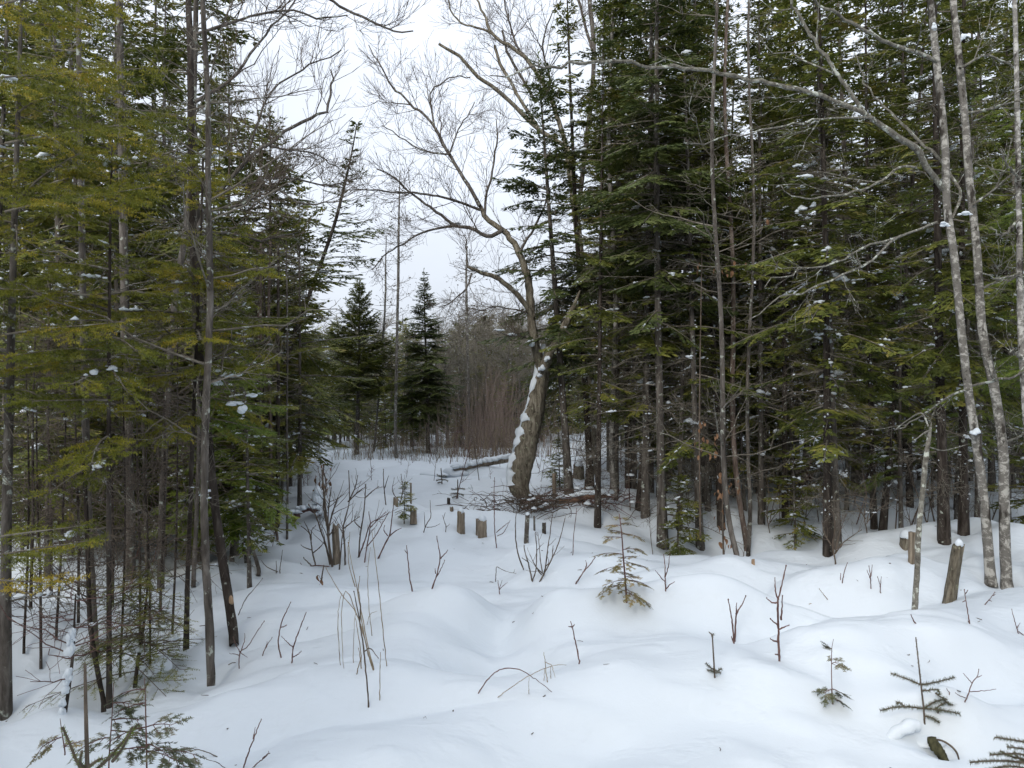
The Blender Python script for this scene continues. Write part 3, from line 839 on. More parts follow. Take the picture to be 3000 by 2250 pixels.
bare_giant()

# --- birches on the right with the long arching limb
def birches():
    b = G(2901, 1689); d = b[1]
    t = thing('birch_tree', 'pale birch on the right with a long limb arching far left', 'birch tree', b)
    part_tube('trunk', t, b, *path([(2904, 1720), (2901, 1680), (2893, 1580), (2885, 1488), (2869, 1353), (2850, 1230), (2836, 1136), (2820, 1000), (2805, 850), (2792, 723), (2774, 603), (2768, 422), (2744, 181), (2726, 0), (2710, -160), (2700, -400)], d, 0.3,
              [18, 15, 13.5, 13, 12.5, 12, 11.5, 11.5, 11, 11, 11, 10.5, 10, 9, 7, 4]), 'birch_grey', 11, K=60)
    A = [([(2764, 555), (2735, 515), (2708, 482), (2690, 440), (2660, 420), (2623, 398), (2580, 365), (2539, 338), (2442, 295), (2346, 265), (2201, 232), (2081, 211), (1990, 200), (1900, 193), (1804, 181), (1735, 183), (1672, 187), (1563, 208), (1480, 222), (1430, 229)], -0.05, -0.9, [11, 12, 14, 12, 10, 9, 8, 7, 6.5, 6, 4, 2], 'limb', 10, (0.15, 0.5)),
         ([(2539, 338), (2510, 300), (2479, 253), (2450, 215), (2424, 175), (2395, 135), (2370, 96), (2345, 50), (2322, 12), (2290, -60)], -0.35, -0.1, [8, 8, 7, 6.5, 5], 'limb', 5, (0.3, 0.9)),
         ([(2683, 491), (2635, 488), (2581, 530), (2503, 561), (2412, 579), (2334, 573), (2290, 545)], -0.2, -0.5, [5, 4.5, 3.5, 2], 'limb', 6, (0.2, 0.6)),
         ([(2560, 345), (2521, 344), (2412, 347), (2310, 368), (2171, 392), (2039, 422), (2000, 405)], -0.4, -0.5, [5, 4, 3.5, 3, 2], 'limb', 8, (0.2, 0.6)),
         ([(2744, 651), (2670, 680), (2605, 705), (2533, 723), (2450, 765), (2322, 796), (2238, 838)], -0.1, -0.9, [5, 4.5, 3.5, 2], 'limb', 8, (0.2, 0.5)),
         ([(2640, 690), (2599, 717), (2539, 772), (2412, 832), (2292, 874), (2201, 934)], -0.3, -0.7, [5, 4.5, 3.5, 2], 'limb', 8, (0.2, 0.5)),
         ([(2790, 640), (2815, 570), (2790, 520), (2755, 470), (2690, 410), (2640, 360), (2590, 310), (2540, 260), (2500, 160)], 0.3, 0.4, [5, 6, 6, 4, 2], 'limb', 8, (0.2, 0.6)),
         ([(2744, 181), (2700, 158), (2623, 133), (2570, 110), (2515, 78), (2442, 36), (2394, 6), (2330, -40)], 0.1, -0.4, [8, 8, 7, 6, 4], 'limb', 6, (0.2, 0.7)),
         ([(2850, 1130), (2920, 1115), (3000, 1095), (3100, 1080)], 0, -0.6, [5, 4.5, 4], 'limb', 3, (0.2, 0.5)),
         ([(2840, 1140), (2780, 1160), (2730, 1200), (2680, 1230), (2620, 1270)], 0, 0.6, [5, 4, 3, 2], 'limb', 6, (0.2, 0.6))]
    for k, (pts, d0, dd, rp, m, n1, l1) in enumerate(A):
        limb_with_twigs(t, b, pts, d + d0, dd, [q * 0.74 for q in rp], m, 100 + k, max(3, int(n1 * 0.6)), l1, 3, (0.1, 0.35), 2, up=0.05, twmat='limb', tr=0.0018, sides=7, rough=0.10, smin=0.1)
    snow_lumps('snow_clump', t, b, [at(2862, 1265, d), at(2830, 625, d - .1), at(2768, 660, d - .2), at(2735, 80, d), at(2820, 110, d)], [[.04, .04, .045], [.04, .04, .025], [.04, .03, .025], [.018, .02, .05], [.018, .02, .04]], 8)
    b2 = G(2948, 1703); d2 = b2[1]
    t2 = thing('birch_tree', 'pale birch standing close beside the limbed birch, dark rough foot', 'birch tree', b2)
    part_tube('trunk', t2, b2, *path([(2952, 1735), (2948, 1690), (2942, 1500), (2939, 1326), (2915, 1150), (2895, 1060), (2877, 964), (2868, 830), (2858, 693), (2840, 530), (2828, 362), (2804, 121), (2792, 0), (2780, -200), (2775, -420)], d2, 0.4,
              [19, 15.5, 14.5, 13.5, 13, 12.5, 12, 11.5, 11, 10.5, 10.5, 10, 9, 6, 4]), 'birch_grey', 11, K=60)
    for k, (pts, dd, rp) in enumerate([([(2838, 330), (2900, 320), (2960, 300), (3060, 290)], -0.5, [4, 3, 2]), ([(2850, 600), (2910, 560), (2950, 520), (3000, 480)], -0.3, [4, 3, 2]),
                                       ([(2812, 200), (2900, 160), (2990, 215), (3060, 260)], 0.4, [4, 3, 2]), ([(2870, 850), (2930, 820), (2990, 815)], -0.3, [4, 3, 2]), ([(2935, 1300), (3000, 1270), (3080, 1200)], 0.5, [4, 3, 2])]):
        limb_with_twigs(t2, b2, pts, d2 + 0.2, dd, rp, 'limb', 120 + k, 7, (0.2, 0.6), 3, (0.1, 0.3), 2, up=0.1, tr=0.0018)
    d3 = 5.6
    b3 = on_ground(at(3022, 1600, d3)[0], d3)
    t3 = thing('birch_tree', 'thin scaly birch stem cut by the right picture edge', 'birch tree', b3)
    part_tube('trunk', t3, b3, *path([(3030, 1850), (3025, 1500), (3005, 1200), (2993, 1000), (2988, 820), (2985, 603), (2980, 300), (2972, 0), (2960, -300)], d3, 0.1, [12, 11, 10, 10, 9, 8, 7, 6, 3]), 'birch', 9, K=40)
    for k, (pts, rp) in enumerate([([(2990, 800), (2940, 815), (2900, 810), (2880, 800)], [4, 3, 2]), ([(2992, 1050), (2975, 1035), (2960, 1030)], [5, 4, 2]), ([(2986, 640), (2960, 670), (2930, 690), (2900, 670)], [4, 3, 2]), ([(2984, 520), (2950, 480), (2930, 440)], [4, 3, 2])]):
        limb_with_twigs(t3, b3, pts, d3, -0.2, rp, 'limb', 140 + k, 4, (0.1, 0.3), 2, (0.08, 0.2), 0, up=0.1)
    for q in (b, b2, b3): _placed.append((q[0], q[1]))
birches()

# --- near stems on the left
def stem_tree(name, label, cat, pts, rp, mat, dd=0.0, seed=1, nb=0, lb=(0.3, 0.9), d=None, tw='dead', zlo=0.3, group=None, up=0.1):
    b = G(*pts[0]); d = d or b[1]
    if d != b[1]: b = on_ground(at(pts[0][0], pts[0][1], d)[0], d)
    t = thing(name, label, cat, b, group)
    ext = [(pts[0][0], pts[0][1] + 25)] + list(pts)
    P, R = path(ext, d, dd, rp)
    rng = np.random.default_rng(seed)
    Q, r = resample(P, R, max(12, len(pts) * 5))
    mb = MB(); tubes(mb, Q - b, r, 9, rough=0.05, rng=rng); tr = obj('trunk', mb.mesh('trunk', mat), t)
    if nb:
        C, Rr = shoots(Q[None], r[None], rng, nb, lb[0], lb[1], (60, 95), up, K=6, rk=0.45, smin=zlo, smax=0.98, wob=0.03)
        C2, R2 = shoots(C, Rr, rng, 5, 0.08, 0.35, (30, 65), 0.05, K=4, rk=0.7)
        C3, R3 = shoots(C2, R2, rng, 2, 0.05, 0.18, (30, 60), 0.05, K=3, rk=0.7)
        twig_part('branches', tr, b, [C, C2, C3], [np.maximum(Rr, .002), np.maximum(R2, .0015), np.maximum(R3, .0012)], tw)
    _placed.append((b[0], b[1]))
    return t, b
stem_tree('birch_tree', 'young lichen-spotted birch in front of the dark leaning stem', 'birch tree', [(618, 1985), (612, 1800), (605, 1700), (600, 1560), (598, 1479), (602, 1237), (612, 1000), (616, 844), (610, 542), (609, 301), (594, 0), (590, -250)], [12, 12, 11.5, 11, 10.5, 9.5, 8.5, 7.5, 6], 'bark', 0.2, 201, 34, (0.3, 1.1))
t, b = stem_tree('leaning_tree', 'dark leaning tree stem with a pale bark scar, beside the young birch', 'tree', [(685, 1865), (672, 1770), (660, 1690), (646, 1600), (630, 1479), (615, 1334), (596, 1150), (578, 950), (566, 700), (560, 422), (558, 181), (552, 0), (548, -200)], [14, 14, 13.5, 13, 12.5, 12, 11, 10, 9, 7], 'bark_dark', 0.5, 202, 22, (0.3, 1.0))
mbk = MB(); blobs(mbk, [at(677, 1763, b[1] - 0.024) - b], [[0.013, 0.012, 0.032]], np.random.default_rng(2), ICO2, 0.15); obj('bark_scar', mbk.mesh('bark_scar', 'wood_pale'), t)
stem_tree('grey_tree', 'broad grey-banded trunk behind the thin dark stems at left', 'tree', [(380, 1681), (381, 1580), (381, 1478), (376, 1334), (372, 1100), (366, 900), (360, 600), (355, 300), (350, 0), (345, -300)], [16, 15, 14, 13, 12, 10, 8], 'bark', 0.3, 203, 34, (0.3, 1.0), zlo=0.2)
stem_tree('grey_tree', 'slim grey trunk between the picture edge and the thin dark stems', 'tree', [(277, 1901), (270, 1740), (262, 1600), (256, 1400), (250, 1200), (246, 996), (240, 700), (235, 400), (230, 0), (228, -250)], [12, 11.5, 11, 10, 9, 8, 6], 'bark', 0.3, 204, 34, (0.3, 0.9))
stem_tree('dark_sapling', 'thin dark sapling, leftmost of the crossing pair near the picture edge', 'sapling', [(304, 2061), (285, 1960), (264, 1830), (258, 1660), (252, 1480), (240, 1300)], [7, 7, 6.5, 6, 5], 'bark_dark', 0.1, 205, 16, (0.2, 0.7), tw='twig_brown')
stem_tree('grey_tree', 'thin brown trunk just left of the young birch', 'tree', [(567, 1695), (572, 1600), (579, 1430), (583, 1250), (580, 1000), (575, 700)], [7, 6.5, 6, 5, 4], 'bark', 0.2, 206, 18, (0.3, 0.9))
stem_tree('brown_pole', 'thin leaning brown pole below the dead-leafed trunk', 'sapling', [(468, 1623), (462, 1540), (455, 1450), (445, 1330)], [5, 4.5, 4], 'bark', 0.2, 207, 8, (0.2, 0.6))
stem_tree('brown_pole', 'upright thin pole right of the broad grey-banded trunk', 'sapling', [(429, 1652), (426, 1560), (424, 1450), (420, 1300), (415, 1100)], [4.5, 4, 3.5], 'bark', 0.2, 208, 10, (0.2, 0.6))
stem_tree('leaning_stake', 'bare brown stake leaning left in the snow beyond the dark stem', 'stake', [(757, 1664), (740, 1610), (722, 1560), (712, 1535)], [6, 5.5, 5, 4.5], 'bark', 0.3, 209)
stem_tree('leaning_stake', 'smaller reddish stake leaning left beyond the first', 'stake', [(812, 1567), (800, 1530), (785, 1490), (770, 1450)], [3.5, 3.5, 3, 3], 'birch_red', 0.3, 210)
stem_tree('brown_pole', 'single straight thin pole on the left snow bank', 'sapling', [(841, 1560), (842, 1480), (842, 1380), (840, 1250), (842, 1000), (838, 700)], [3.5, 3.5, 3, 2.5], 'bark', 0.2, 211, 14, (0.2, 0.8))
for k, (x, y, xt, r) in enumerate([(752, 1538, 754, 5), (766, 1540, 764, 5.5), (778, 1536, 770, 4.5), (797, 1532, 792, 6), (813, 1528, 815, 6.5), (742, 1536, 752, 4)]):
    stem_tree('dark_sapling', ['second', 'third', 'fourth', 'fifth', 'rightmost', 'leftmost'][k] + ' dark upright stem of the tight clump on the left snow bank', 'sapling', [(x, y), ((x + xt) // 2, 1400), (xt, 1250), (xt + 6 * (k % 3 - 1), 1000), (xt, 700)], [r, r, r * 0.8, r * 0.6], 'birch_red' if k % 2 else 'bark_dark', 0.2, 220 + k, 8, (0.3, 0.8), group='clump of dark stems on the left snow bank')

for k, (x, y, xt, r) in enumerate([(70, 1890, 84, 4), (120, 1935, 108, 4.5), (165, 1850, 190, 4), (352, 1960, 366, 4), (410, 1890, 402, 4.5), (440, 1945, 428, 3.5), (230, 1800, 222, 4.5), (505, 1850, 520, 4), (90, 1760, 96, 5), (470, 1770, 482, 4.5), (330, 1760, 322, 5), (150, 1720, 140, 5)]):
    stem_tree('dark_sapling', 'thin dark twiggy sapling in the near-left tangle, ' + ['leftmost of the nearest row', 'just left of the snow-plastered one', 'behind the snow-plastered one', 'right of the crossing pair', 'between crossing pair and young birch', 'thinnest before the young birch', 'behind the crossing pair', 'left of the young birch foot', 'farther back at the left edge', 'back row by the thin brown trunk', 'back row left of the broad trunk', 'back row near the left edge'][k], 'sapling',
              [(x, y), ((x + xt) // 2 + 4, y - 260), (xt, y - 520), (xt + 8 * (k % 3 - 1), y - 800 - 40 * (k % 4))], [r, r * 0.9, r * 0.7, r * 0.4], 'bark_dark', 0.1, 240 + k, 22, (0.15, 0.55), tw='twig_brown', zlo=0.12)
# --- bare maple reaching over the gap from the left
def maple():
    d = 5.9; b = on_ground(at(470, 1700, d)[0], d)
    t = thing('bare_maple', 'bare tree whose twigs fan across the sky at upper left', 'tree', b)
    part_tube('trunk', t, b, *path([(470, 1790), (475, 1500), (490, 1200), (510, 900), (540, 700), (560, 500), (570, 200), (575, -100), (570, -400)], d, 0.3, [11, 10, 10, 9, 9, 8, 7, 6]), 'bark', 8)
    A = [([(555, 720), (620, 590), (717, 476), (780, 425), (860, 375), (930, 335), (964, 313), (968, 250), (975, 200)], 0.3, 0.2, [7, 6, 5, 4, 2], 12),
         ([(570, 300), (680, 230), (760, 120), (830, 40), (900, -40)], 0.1, 0.5, [6, 4, 3, 2], 10),
         ([(717, 476), (760, 350), (800, 260), (900, 200), (1000, 150)], 0.4, 0.6, [4, 3, 2], 10),
         ([(780, 425), (840, 440), (920, 450), (1000, 500)], 0.4, 0.3, [3, 2.5, 1.5], 9),
         ([(600, 620), (700, 600), (800, 560), (900, 600), (980, 590)], 0.5, -0.6, [4, 3, 2], 12),
         ([(575, -60), (700, -60), (850, -60), (1000, 20), (1080, 60), (1150, 90), (1215, 92)], 0.0, 0.3, [6, 5, 4, 3, 2], 6),
         ([(575, 100), (700, 60), (830, 30), (950, 60), (1010, 40)], -0.3, 0.2, [5, 4, 3, 2], 9),
         ([(540, 700), (640, 680), (760, 700), (880, 680)], 0.2, 0.8, [5, 4, 2], 10),
         ([(640, 560), (720, 540), (820, 520), (960, 540), (1040, 520)], 0.4, 0.9, [4, 3, 2], 10)]
    for k, (pts, d0, dd, rp, n1) in enumerate(A):
        limb_with_twigs(t, b, pts, d + d0, dd, rp, 'bark', 160 + k, int(n1 * 1.3), (0.25, 0.7), 5, (0.14, 0.38), 3, up=0.28, twmat='twig_brown', tr=0.0016, flat=0.2)
    _placed.append((b[0], b[1]))
maple()

# --- thin leaning spruce with a sparse top, and the dead larch-like pole in the gap
def leaner2():
    d = 9.6; b = on_ground(at(792, 1500, d)[0], d)
    t = thing('leaning_spruce', 'thin spruce leaning right with sparse needles near its tip', 'spruce tree', b)
    pts = [(785, 1500), (800, 1300), (830, 1100), (868, 960), (915, 841), (955, 730), (985, 640), (1010, 540), (1030, 450), (1045, 368)]
    P, R = path(pts, d, 0.4, [11, 10, 8, 7, 6, 5.5, 5, 4, 2.5, 1.5]); part_tube('trunk', t, b, P, R, 'bark_dark', 8)
    Q, r = resample(P, R, 60); rng = np.random.default_rng(5); tw, axs = [], []
    for k in range(33, 60):
        for _ in range(2):
            az = rng.uniform(0, 6.28); f = (60 - k) / 27
            L = rng.uniform(0.12, 0.55) * (0.25 + 0.75 * min(1, f * 1.6)) * (1.5 if k < 45 else 1)
            if k > 50 and k < 56: L *= 0.3
            s, ax, _s = spray(Q[k], az, math.radians(10 + 25 * (1 - f)), L, rng, 0.2, 0.075, 0.06, 0.07, 0.4)
            tw.append(s); axs.append(ax)
    mb = MB(); emit_strips(mb, join_tw([(a[0] - b, *a[1:]) for a in tw]), rng, 0.022); cr = obj('crown', mb.mesh('crown', 'firblue', False), t)
    mb = MB(); tubes(mb, np.stack(axs) - b, np.full((len(axs), 6), 0.004) * np.linspace(1, .4, 6), 3); obj('branches', mb.mesh('branches', 'dead'), cr)['kind'] = 'stuff'
    _placed.append((b[0], b[1]))
leaner2()
def dead_pole(label, pts, rp, d, seed, n=22, mat='bark_grey'):
    b = on_ground(at(pts[0][0], pts[0][1], d)[0], d)
    t = thing('dead_larch', label, 'tree', b); rng = np.random.default_rng(seed)
    P, R = path(pts, d, 0.1, rp); Q, r = resample(P, R, 40)
    Q[0] = [Q[0][0], Q[0][1], b[2] - 0.2]
    mb = MB(); tubes(mb, Q - b, r, 8, rough=0.05, rng=rng); tr = obj('trunk', mb.mesh('trunk', mat), t)
    C, Rr = shoots(Q[None], r[None], rng, n * 2, 0.3, 1.1, (60, 100), 0.12, K=6, rk=0.35, smin=0.3, smax=0.99)
    C2, R2 = shoots(C, Rr, rng, 6, 0.1, 0.35, (40, 70), 0.05, K=4, rk=0.7)
    twig_part('branches', tr, b, [C, C2], [np.maximum(Rr, .003), np.maximum(R2, .0022)], 'dead')
    mb = MB(); c = C2[::2, rng.integers(1, 4)] - b; blobs(mb, c + rng.normal(0, 0.02, c.shape), np.full((len(c), 3), 0.017) * rng.uniform(0.6, 1.2, (len(c), 1)), rng); k = obj('cones', mb.mesh('cones', 'twig_brown'), tr); k['kind'] = 'stuff'
    _placed.append((b[0], b[1]))
dead_pole('tall dead pole with twiggy top standing in the gap between the two small spruces', [(1163, 1400), (1158, 1250), (1161, 1100), (1164, 948), (1167, 800), (1168, 680), (1170, 579), (1172, 500)], [5, 4.5, 4.5, 4, 4, 3, 2, 1], 16.5, 51, 30)
dead_pole('thinner dead pole left of the tall one in the gap', [(1090, 1390), (1110, 1150), (1128, 900), (1130, 760), (1132, 690)], [3.5, 3, 3, 2, 1], 17.5, 52, 18)
dead_pole('grey lichen-hung dead pole right of the pointed spruce', [(1375, 1380), (1372, 1150), (1368, 950), (1366, 800), (1368, 720)], [4.5, 4, 4, 3, 1.5], 18.5, 53, 28)

# --- stems of the right-hand stand that stand free at its edge
EDGE = [('mossy-footed trunk right of the front grey trunk', 2050, 1589, 2022, 1108, 11.5, 'bark', 20),
        ('brown trunk between the mossy-footed trunk and the birch clump', 2112, 1529, 2100, 1150, 10, 'bark', 14),
        ('peeling brown stem, stoutest of the birch clump with brown leaves', 2158, 1627, 2071, 1081, 9, 'bark', 24),
        ('reddish young birch stem leaning out of the leafy clump', 2188, 1594, 2118, 1090, 9, 'birch_red', 26),
        ('thin stem at the right side of the leafy birch clump', 2192, 1621, 2200, 1250, 6.5, 'bark', 8),
        ('straight trunk at the back edge of the gully, nearer of two', 2424, 1602, 2410, 1150, 13, 'bark', 18),
        ('dark trunk behind the straight one at the gully', 2451, 1580, 2445, 1150, 13, 'bark_dark', 18),
        ('dark slim trunk in the middle of the gully back', 2560, 1532, 2550, 1150, 8, 'bark_dark', 14),
        ('crooked slim trunk beside the slim one at the gully back', 2587, 1543, 2610, 1200, 9, 'bark', 12),
        ('shaded trunk far inside the stand over the gully', 2511, 1437, 2508, 1150, 12, 'bark_dark', 14),
        ('thick shaded trunk behind the broken snag', 2766, 1570, 2750, 1150, 16, 'bark_dark', 16),
        ('shaded trunk between the snag and the pale birches', 2825, 1548, 2825, 1150, 13, 'bark_dark', 16),
        ('thin trunk behind the leafy birch clump', 2230, 1520, 2225, 1150, 8, 'bark', 12),
        ('slim pole left of the gully', 2300, 1500, 2296, 1100, 8, 'bark', 14),
        ('slim grey trunk behind the red-brown log', 1732, 1437, 1720, 1050, 9, 'bark', 16),
        ('lichen-white trunk right of the red-brown log', 1802, 1452, 1790, 950, 10, 'birch_grey', 16),
        ('dark trunk right of the lichen-white trunk', 1845, 1420, 1838, 1000, 12, 'bark_dark', 16),
        ('leaning grey stem at the right end of the brush pile', 1870, 1480, 1900, 1150, 8, 'bark', 10),
        ('dark trunk left of the front grey trunk', 1890, 1500, 1893, 1050, 11, 'bark_dark', 16)]
for k, (lab, x, y, xt, yt, rp, m, nb) in enumerate(EDGE):
    s = (xt - x) / float(y - yt)
    if m in ('bark', 'bark_dark') and rp >= 8 and nb < 24:
        b = G(x, y); _placed.append((b[0], b[1])); v = V[('edgeA', 'edgeB', 'edgeC')[k % 3]]
        place_conifer(v, 'fir_tree', lab, b, None, 1.7 * k, 0.9 + 0.05 * (k % 5), (0.0, math.atan(s)), rp * 0.92 * b[1] / FPX / v['r0'])
        continue
    pts = [(x, y)] + [(x + s * 420 * (1 - math.exp(-(y - q) / 420.0)) + 9 * math.sin(q * 0.006 + k), q) for q in range(y - 120, -350, -170)]
    stem_tree('forest_tree', lab, 'tree', pts, list(np.linspace(rp, rp * 0.45, 6)), m, 0.25, 300 + k, nb + 14, (0.3, 1.1), zlo=0.12)
# thin snow-plastered snag behind the red-brown log
t, b = stem_tree('crooked_snag', 'dark crooked snag plastered with snow behind the red-brown log', 'tree', [(1716, 1433), (1722, 1360), (1724, 1300), (1722, 1240), (1728, 1160), (1738, 1105), (1746, 1060), (1748, 960)], [5, 5, 4.5, 4, 3.5, 3, 2], 'bark_dark', 0.1, 340, 10, (0.1, 0.4))
snow_lumps('snow_stripe', t, b, [at(x, y, b[1] - 0.03) for x, y in ((1741, 1090), (1736, 1120), (1732, 1140), (1729, 1160), (1723, 1240), (1725, 1262), (1721, 1310), (1717, 1320), (1720, 1345), (1717, 1362))], [[.02, .02, .06]] * 4 + [[.03, .025, .05]] * 6, 9)
# ------------------------------------------------------------------ hand-placed conifers
V['olive'] = conifer_variant(21, 4.3, 1.72, 1.0, 0.026, mat='olive', near=True, whorl=0.27, nper=3, dead=14, snow=10, droop=0.5, lo=0.3, spread=0.42, sp=0.085, sub=0.07, tw=0.105, low_el=4, top_el=30)
V['olive_small'] = conifer_variant(22, 3.0, 1.35, 0.55, 0.011, mat='olive', near=True, whorl=0.19, nper=4, dead=10, snow=6, droop=0.3, bark='bark_dark', low_el=-8, sp=0.075, sub=0.06, tw=0.09)
V['green_near'] = conifer_variant(23, 4.6, 0.95, 0.95, 0.03, mat='bright', near=True, whorl=0.28, nper=3, dead=8, snow=26, droop=0.42, low_el=2, sp=0.08, sub=0.065, tw=0.09)
V['cone'] = conifer_variant(24, 5.3, 0.9, 1.10, 0.045, mat='fir', dead=10, snow=40, whorl=0.16, nper=5, spread=0.45, inner=0.18, lo=0.4)
V['centre'] = conifer_variant(25, 6.1, 1.7, 0.95, 0.055, mat='firblue', dead=20, snow=34, whorl=0.17, nper=4, lean=0.02, bark='bark', spread=0.45, inner=0.2, lo=0.35)
V['darkfir'] = conifer_variant(26, 9.0, 2.6, 1.0, 0.048, mat='firblue', dead=20, snow=20, whorl=0.16, nper=5, spread=0.45, inner=0.22, lo=0.35)

def fir_at(var, label, px, py, d=None, rz=0.0, scale=1.0, tilt=(0, 0), tk=1.0, name='fir_tree', cat='fir tree', group=None):
    if d is None: b = G(px, py)
    else: b = on_ground(at(px, py, d)[0], d)
    _placed.append((b[0], b[1]))
    return place_conifer(V[var], name, label, b, group, rz, scale, tilt, tk, cat)

olive = fir_at('olive', 'olive-green fir with a thin trunk at the left picture edge', 14, 2056, rz=0.4)
def boughs(tree, lst, mat, seed, width=None, sp=0.075, sub=0.06, tw=0.095):
    rng = np.random.default_rng(seed); bpy.context.view_layer.update(); inv = np.array(tree.matrix_world.inverted())
    for (x, y, d, az, el, L) in lst:
        t, ax, sd = spray(at(x, y, d), math.radians(az), math.radians(el), L, rng, 0.18, sp, sub, tw, 0.5)
        loc = lambda q: q @ inv[:3, :3].T + inv[:3, 3]
        dirr = lambda q: nrm(q @ inv[:3, :3].T)
        mb = MB(); tubes(mb, loc(ax), 0.006 * np.linspace(1, 0.3, 6), 5); o = obj('bough', mb.mesh('bough', 'dead'), tree)
        mb = MB(); emit_needles(mb, (loc(t[0]), dirr(t[1]), dirr(t[2]), t[3], t[4]), rng, 0.016, 0.006, 0.012, True, (40, 70)); obj('needles', mb.mesh('needles', mat, False), o)['kind'] = 'stuff'
boughs(olive, [(-60, 1640, 3.3, 8, 14, 0.46), (-60, 1700, 3.4, -12, 6, 0.40), (-40, 1580, 3.6, 20, 10, 0.42), (15, 980, 3.8, 10, 12, 0.55), (15, 620, 3.8, -15, 10, 0.85), (15, 420, 3.7, 0, 12, 0.9), (-150, 250, 3.2, 5, 14, 0.8), (-150, 60, 3.2, -5, 16, 0.9)], 'olive', 91)
fir_at('olive', 'olive fir mostly outside the left edge, boughs reaching in', -420, 2000, d=3.9, rz=2.9, scale=0.98)
fir_at('olive_small', 'slender dark-stemmed fir with a few olive boughs near the left edge', 320, 2034, rz=1.0, tilt=(0.02, 0.03))
small = fir_at('olive_small', 'slender olive fir in front of the young birch, low boughs under snow cushions', 545, 1890, d=4.7, rz=3.0, scale=1.05, tilt=(0, 0.01))
boughs(small, [(560, 1115, 4.65, -4, 6, 0.42), (560, 1160, 4.7, 6, -4, 0.52), (560, 1215, 4.7, -8, -6, 0.46)], 'bright', 93)
cush = snow_lumps('snow_clump', None, np.zeros(3), [at(630, 1082, 4.6), at(672, 1098, 4.6), at(634, 1124, 4.6), at(742, 1160, 4.6), at(686, 1182, 4.6), at(708, 1204, 4.6)], [[.045, .04, .028], [.075, .05, .032], [.045, .04, .028], [.035, .03, .018], [.055, .04, .025], [.028, .028, .04]], 14, ICO3)
bpy.context.view_layer.update(); cush.parent = small; cush.matrix_parent_inverse = small.matrix_world.inverted()
fir_at('green_near', 'fresh green fir with drooping boughs beyond the right picture edge', 3120, 1700, d=6.0, rz=0.5)
fir_at('green_near', 'fresh green fir with drooping snow-dotted boughs behind the pale birches', 2865, 1600, d=7.6, rz=2.2, scale=1.02)
fir_at('green_near', 'fresh green fir low at the edge of the gully behind the snag', 2640, 1560, d=9.0, rz=4.0, scale=0.8)
fir_at('cone', 'conical fir on the left side of the sky gap', 790, 1500, d=10.4, rz=1.2, scale=1.0)
fir_at('cone', 'bushy fir filling in below the leaning spruce', 850, 1450, d=12.4, rz=3.3, scale=0.60)
fir_at('cone', 'small fir left of the conical one, sprinkled with snow', 700, 1480, d=11.5, rz=5.0, scale=0.78)
fir_at('cone', 'green fir with boughs low over the snow beside the dark stem clump', 745, 1480, d=9.0, rz=0.9, scale=0.62)
fir_at('mid', 'ragged fir with low boughs left of the dark stem clump', 640, 1480, d=9.4, rz=2.2, scale=0.9)
fir_at('mid', 'ragged fir behind the young birch, boughs near the snow', 560, 1500, d=8.6, rz=4.2, scale=0.85)
fir_at('lowB', 'bushy green fir low between the broad grey trunk and the birch', 470, 1500, d=9.0, rz=1.2, scale=0.85)
fir_at('lowB', 'bushy green fir low behind the broad grey-banded trunk', 330, 1500, d=8.4, rz=3.2, scale=0.8)
fir_at('mid', 'ragged fir low behind the slim grey trunk at left', 180, 1500, d=8.0, rz=5.2, scale=0.85)
fir_at('lowB', 'bushy fir low near the left picture edge', 70, 1500, d=7.6, rz=0.2, scale=0.8)
fir_at('green_near', 'fresh green fir with low boughs between gully trunks', 2480, 1500, d=10.0, rz=1.0, scale=0.75)
fir_at('centre', 'dark fir with slightly leaning grey trunk right behind the old leaning tree', 1667, 1445, rz=0.7, tilt=(0, -0.06))
fir_at('darkfir', 'tall dark fir with grey trunk at the front of the right-hand stand', 1942, 1591, rz=0.3)
fir_at('darkfir', 'tall dark fir behind the front grey trunk, left side facing the sky gap', 1800, 1440, d=10.9, rz=2.0, scale=1.0)
fir_at('tallE', 'big dark fir rising over the arching limb', 2060, 1480, d=10.2, rz=1.3)
fir_at('spruceA', 'broad-topped small spruce in the gap, left of the dead pole', 1045, 1385, d=17.0, rz=0.2, scale=0.78, name='spruce_tree', cat='spruce tree')
fir_at('spruceB', 'pointed dark spruce in the gap, right of the dead pole', 1255, 1385, d=17.5, rz=0.9, scale=0.80, name='spruce_tree', cat='spruce tree')
fir_at('lowA', 'small yellow-green fir at the foot of the pointed spruce', 1210, 1380, d=17.8, rz=0.9, scale=0.85)
fir_at('lowC', 'little snow-capped fir beside the front grey trunk', 1985, 1600, d=8.6, rz=0.9, scale=0.62)
fir_at('lowC', 'little drooping fir at the foot of the right-hand stand', 2330, 1560, d=9.0, rz=2.9, scale=0.75)
fir_at('lowC', 'little fir right of the pale birches cut by the picture edge', 3010, 1560, d=8.0, rz=1.9, scale=0.9)
fir_at('lowC', 'snow-laden seedling fir left of the sawn stumps', 1184, 1517, rz=1.1, scale=0.25)
fir_at('lowC', 'low dark fir under the old leaning tree on its right', 1640, 1470, d=11.6, rz=4.1, scale=0.5)
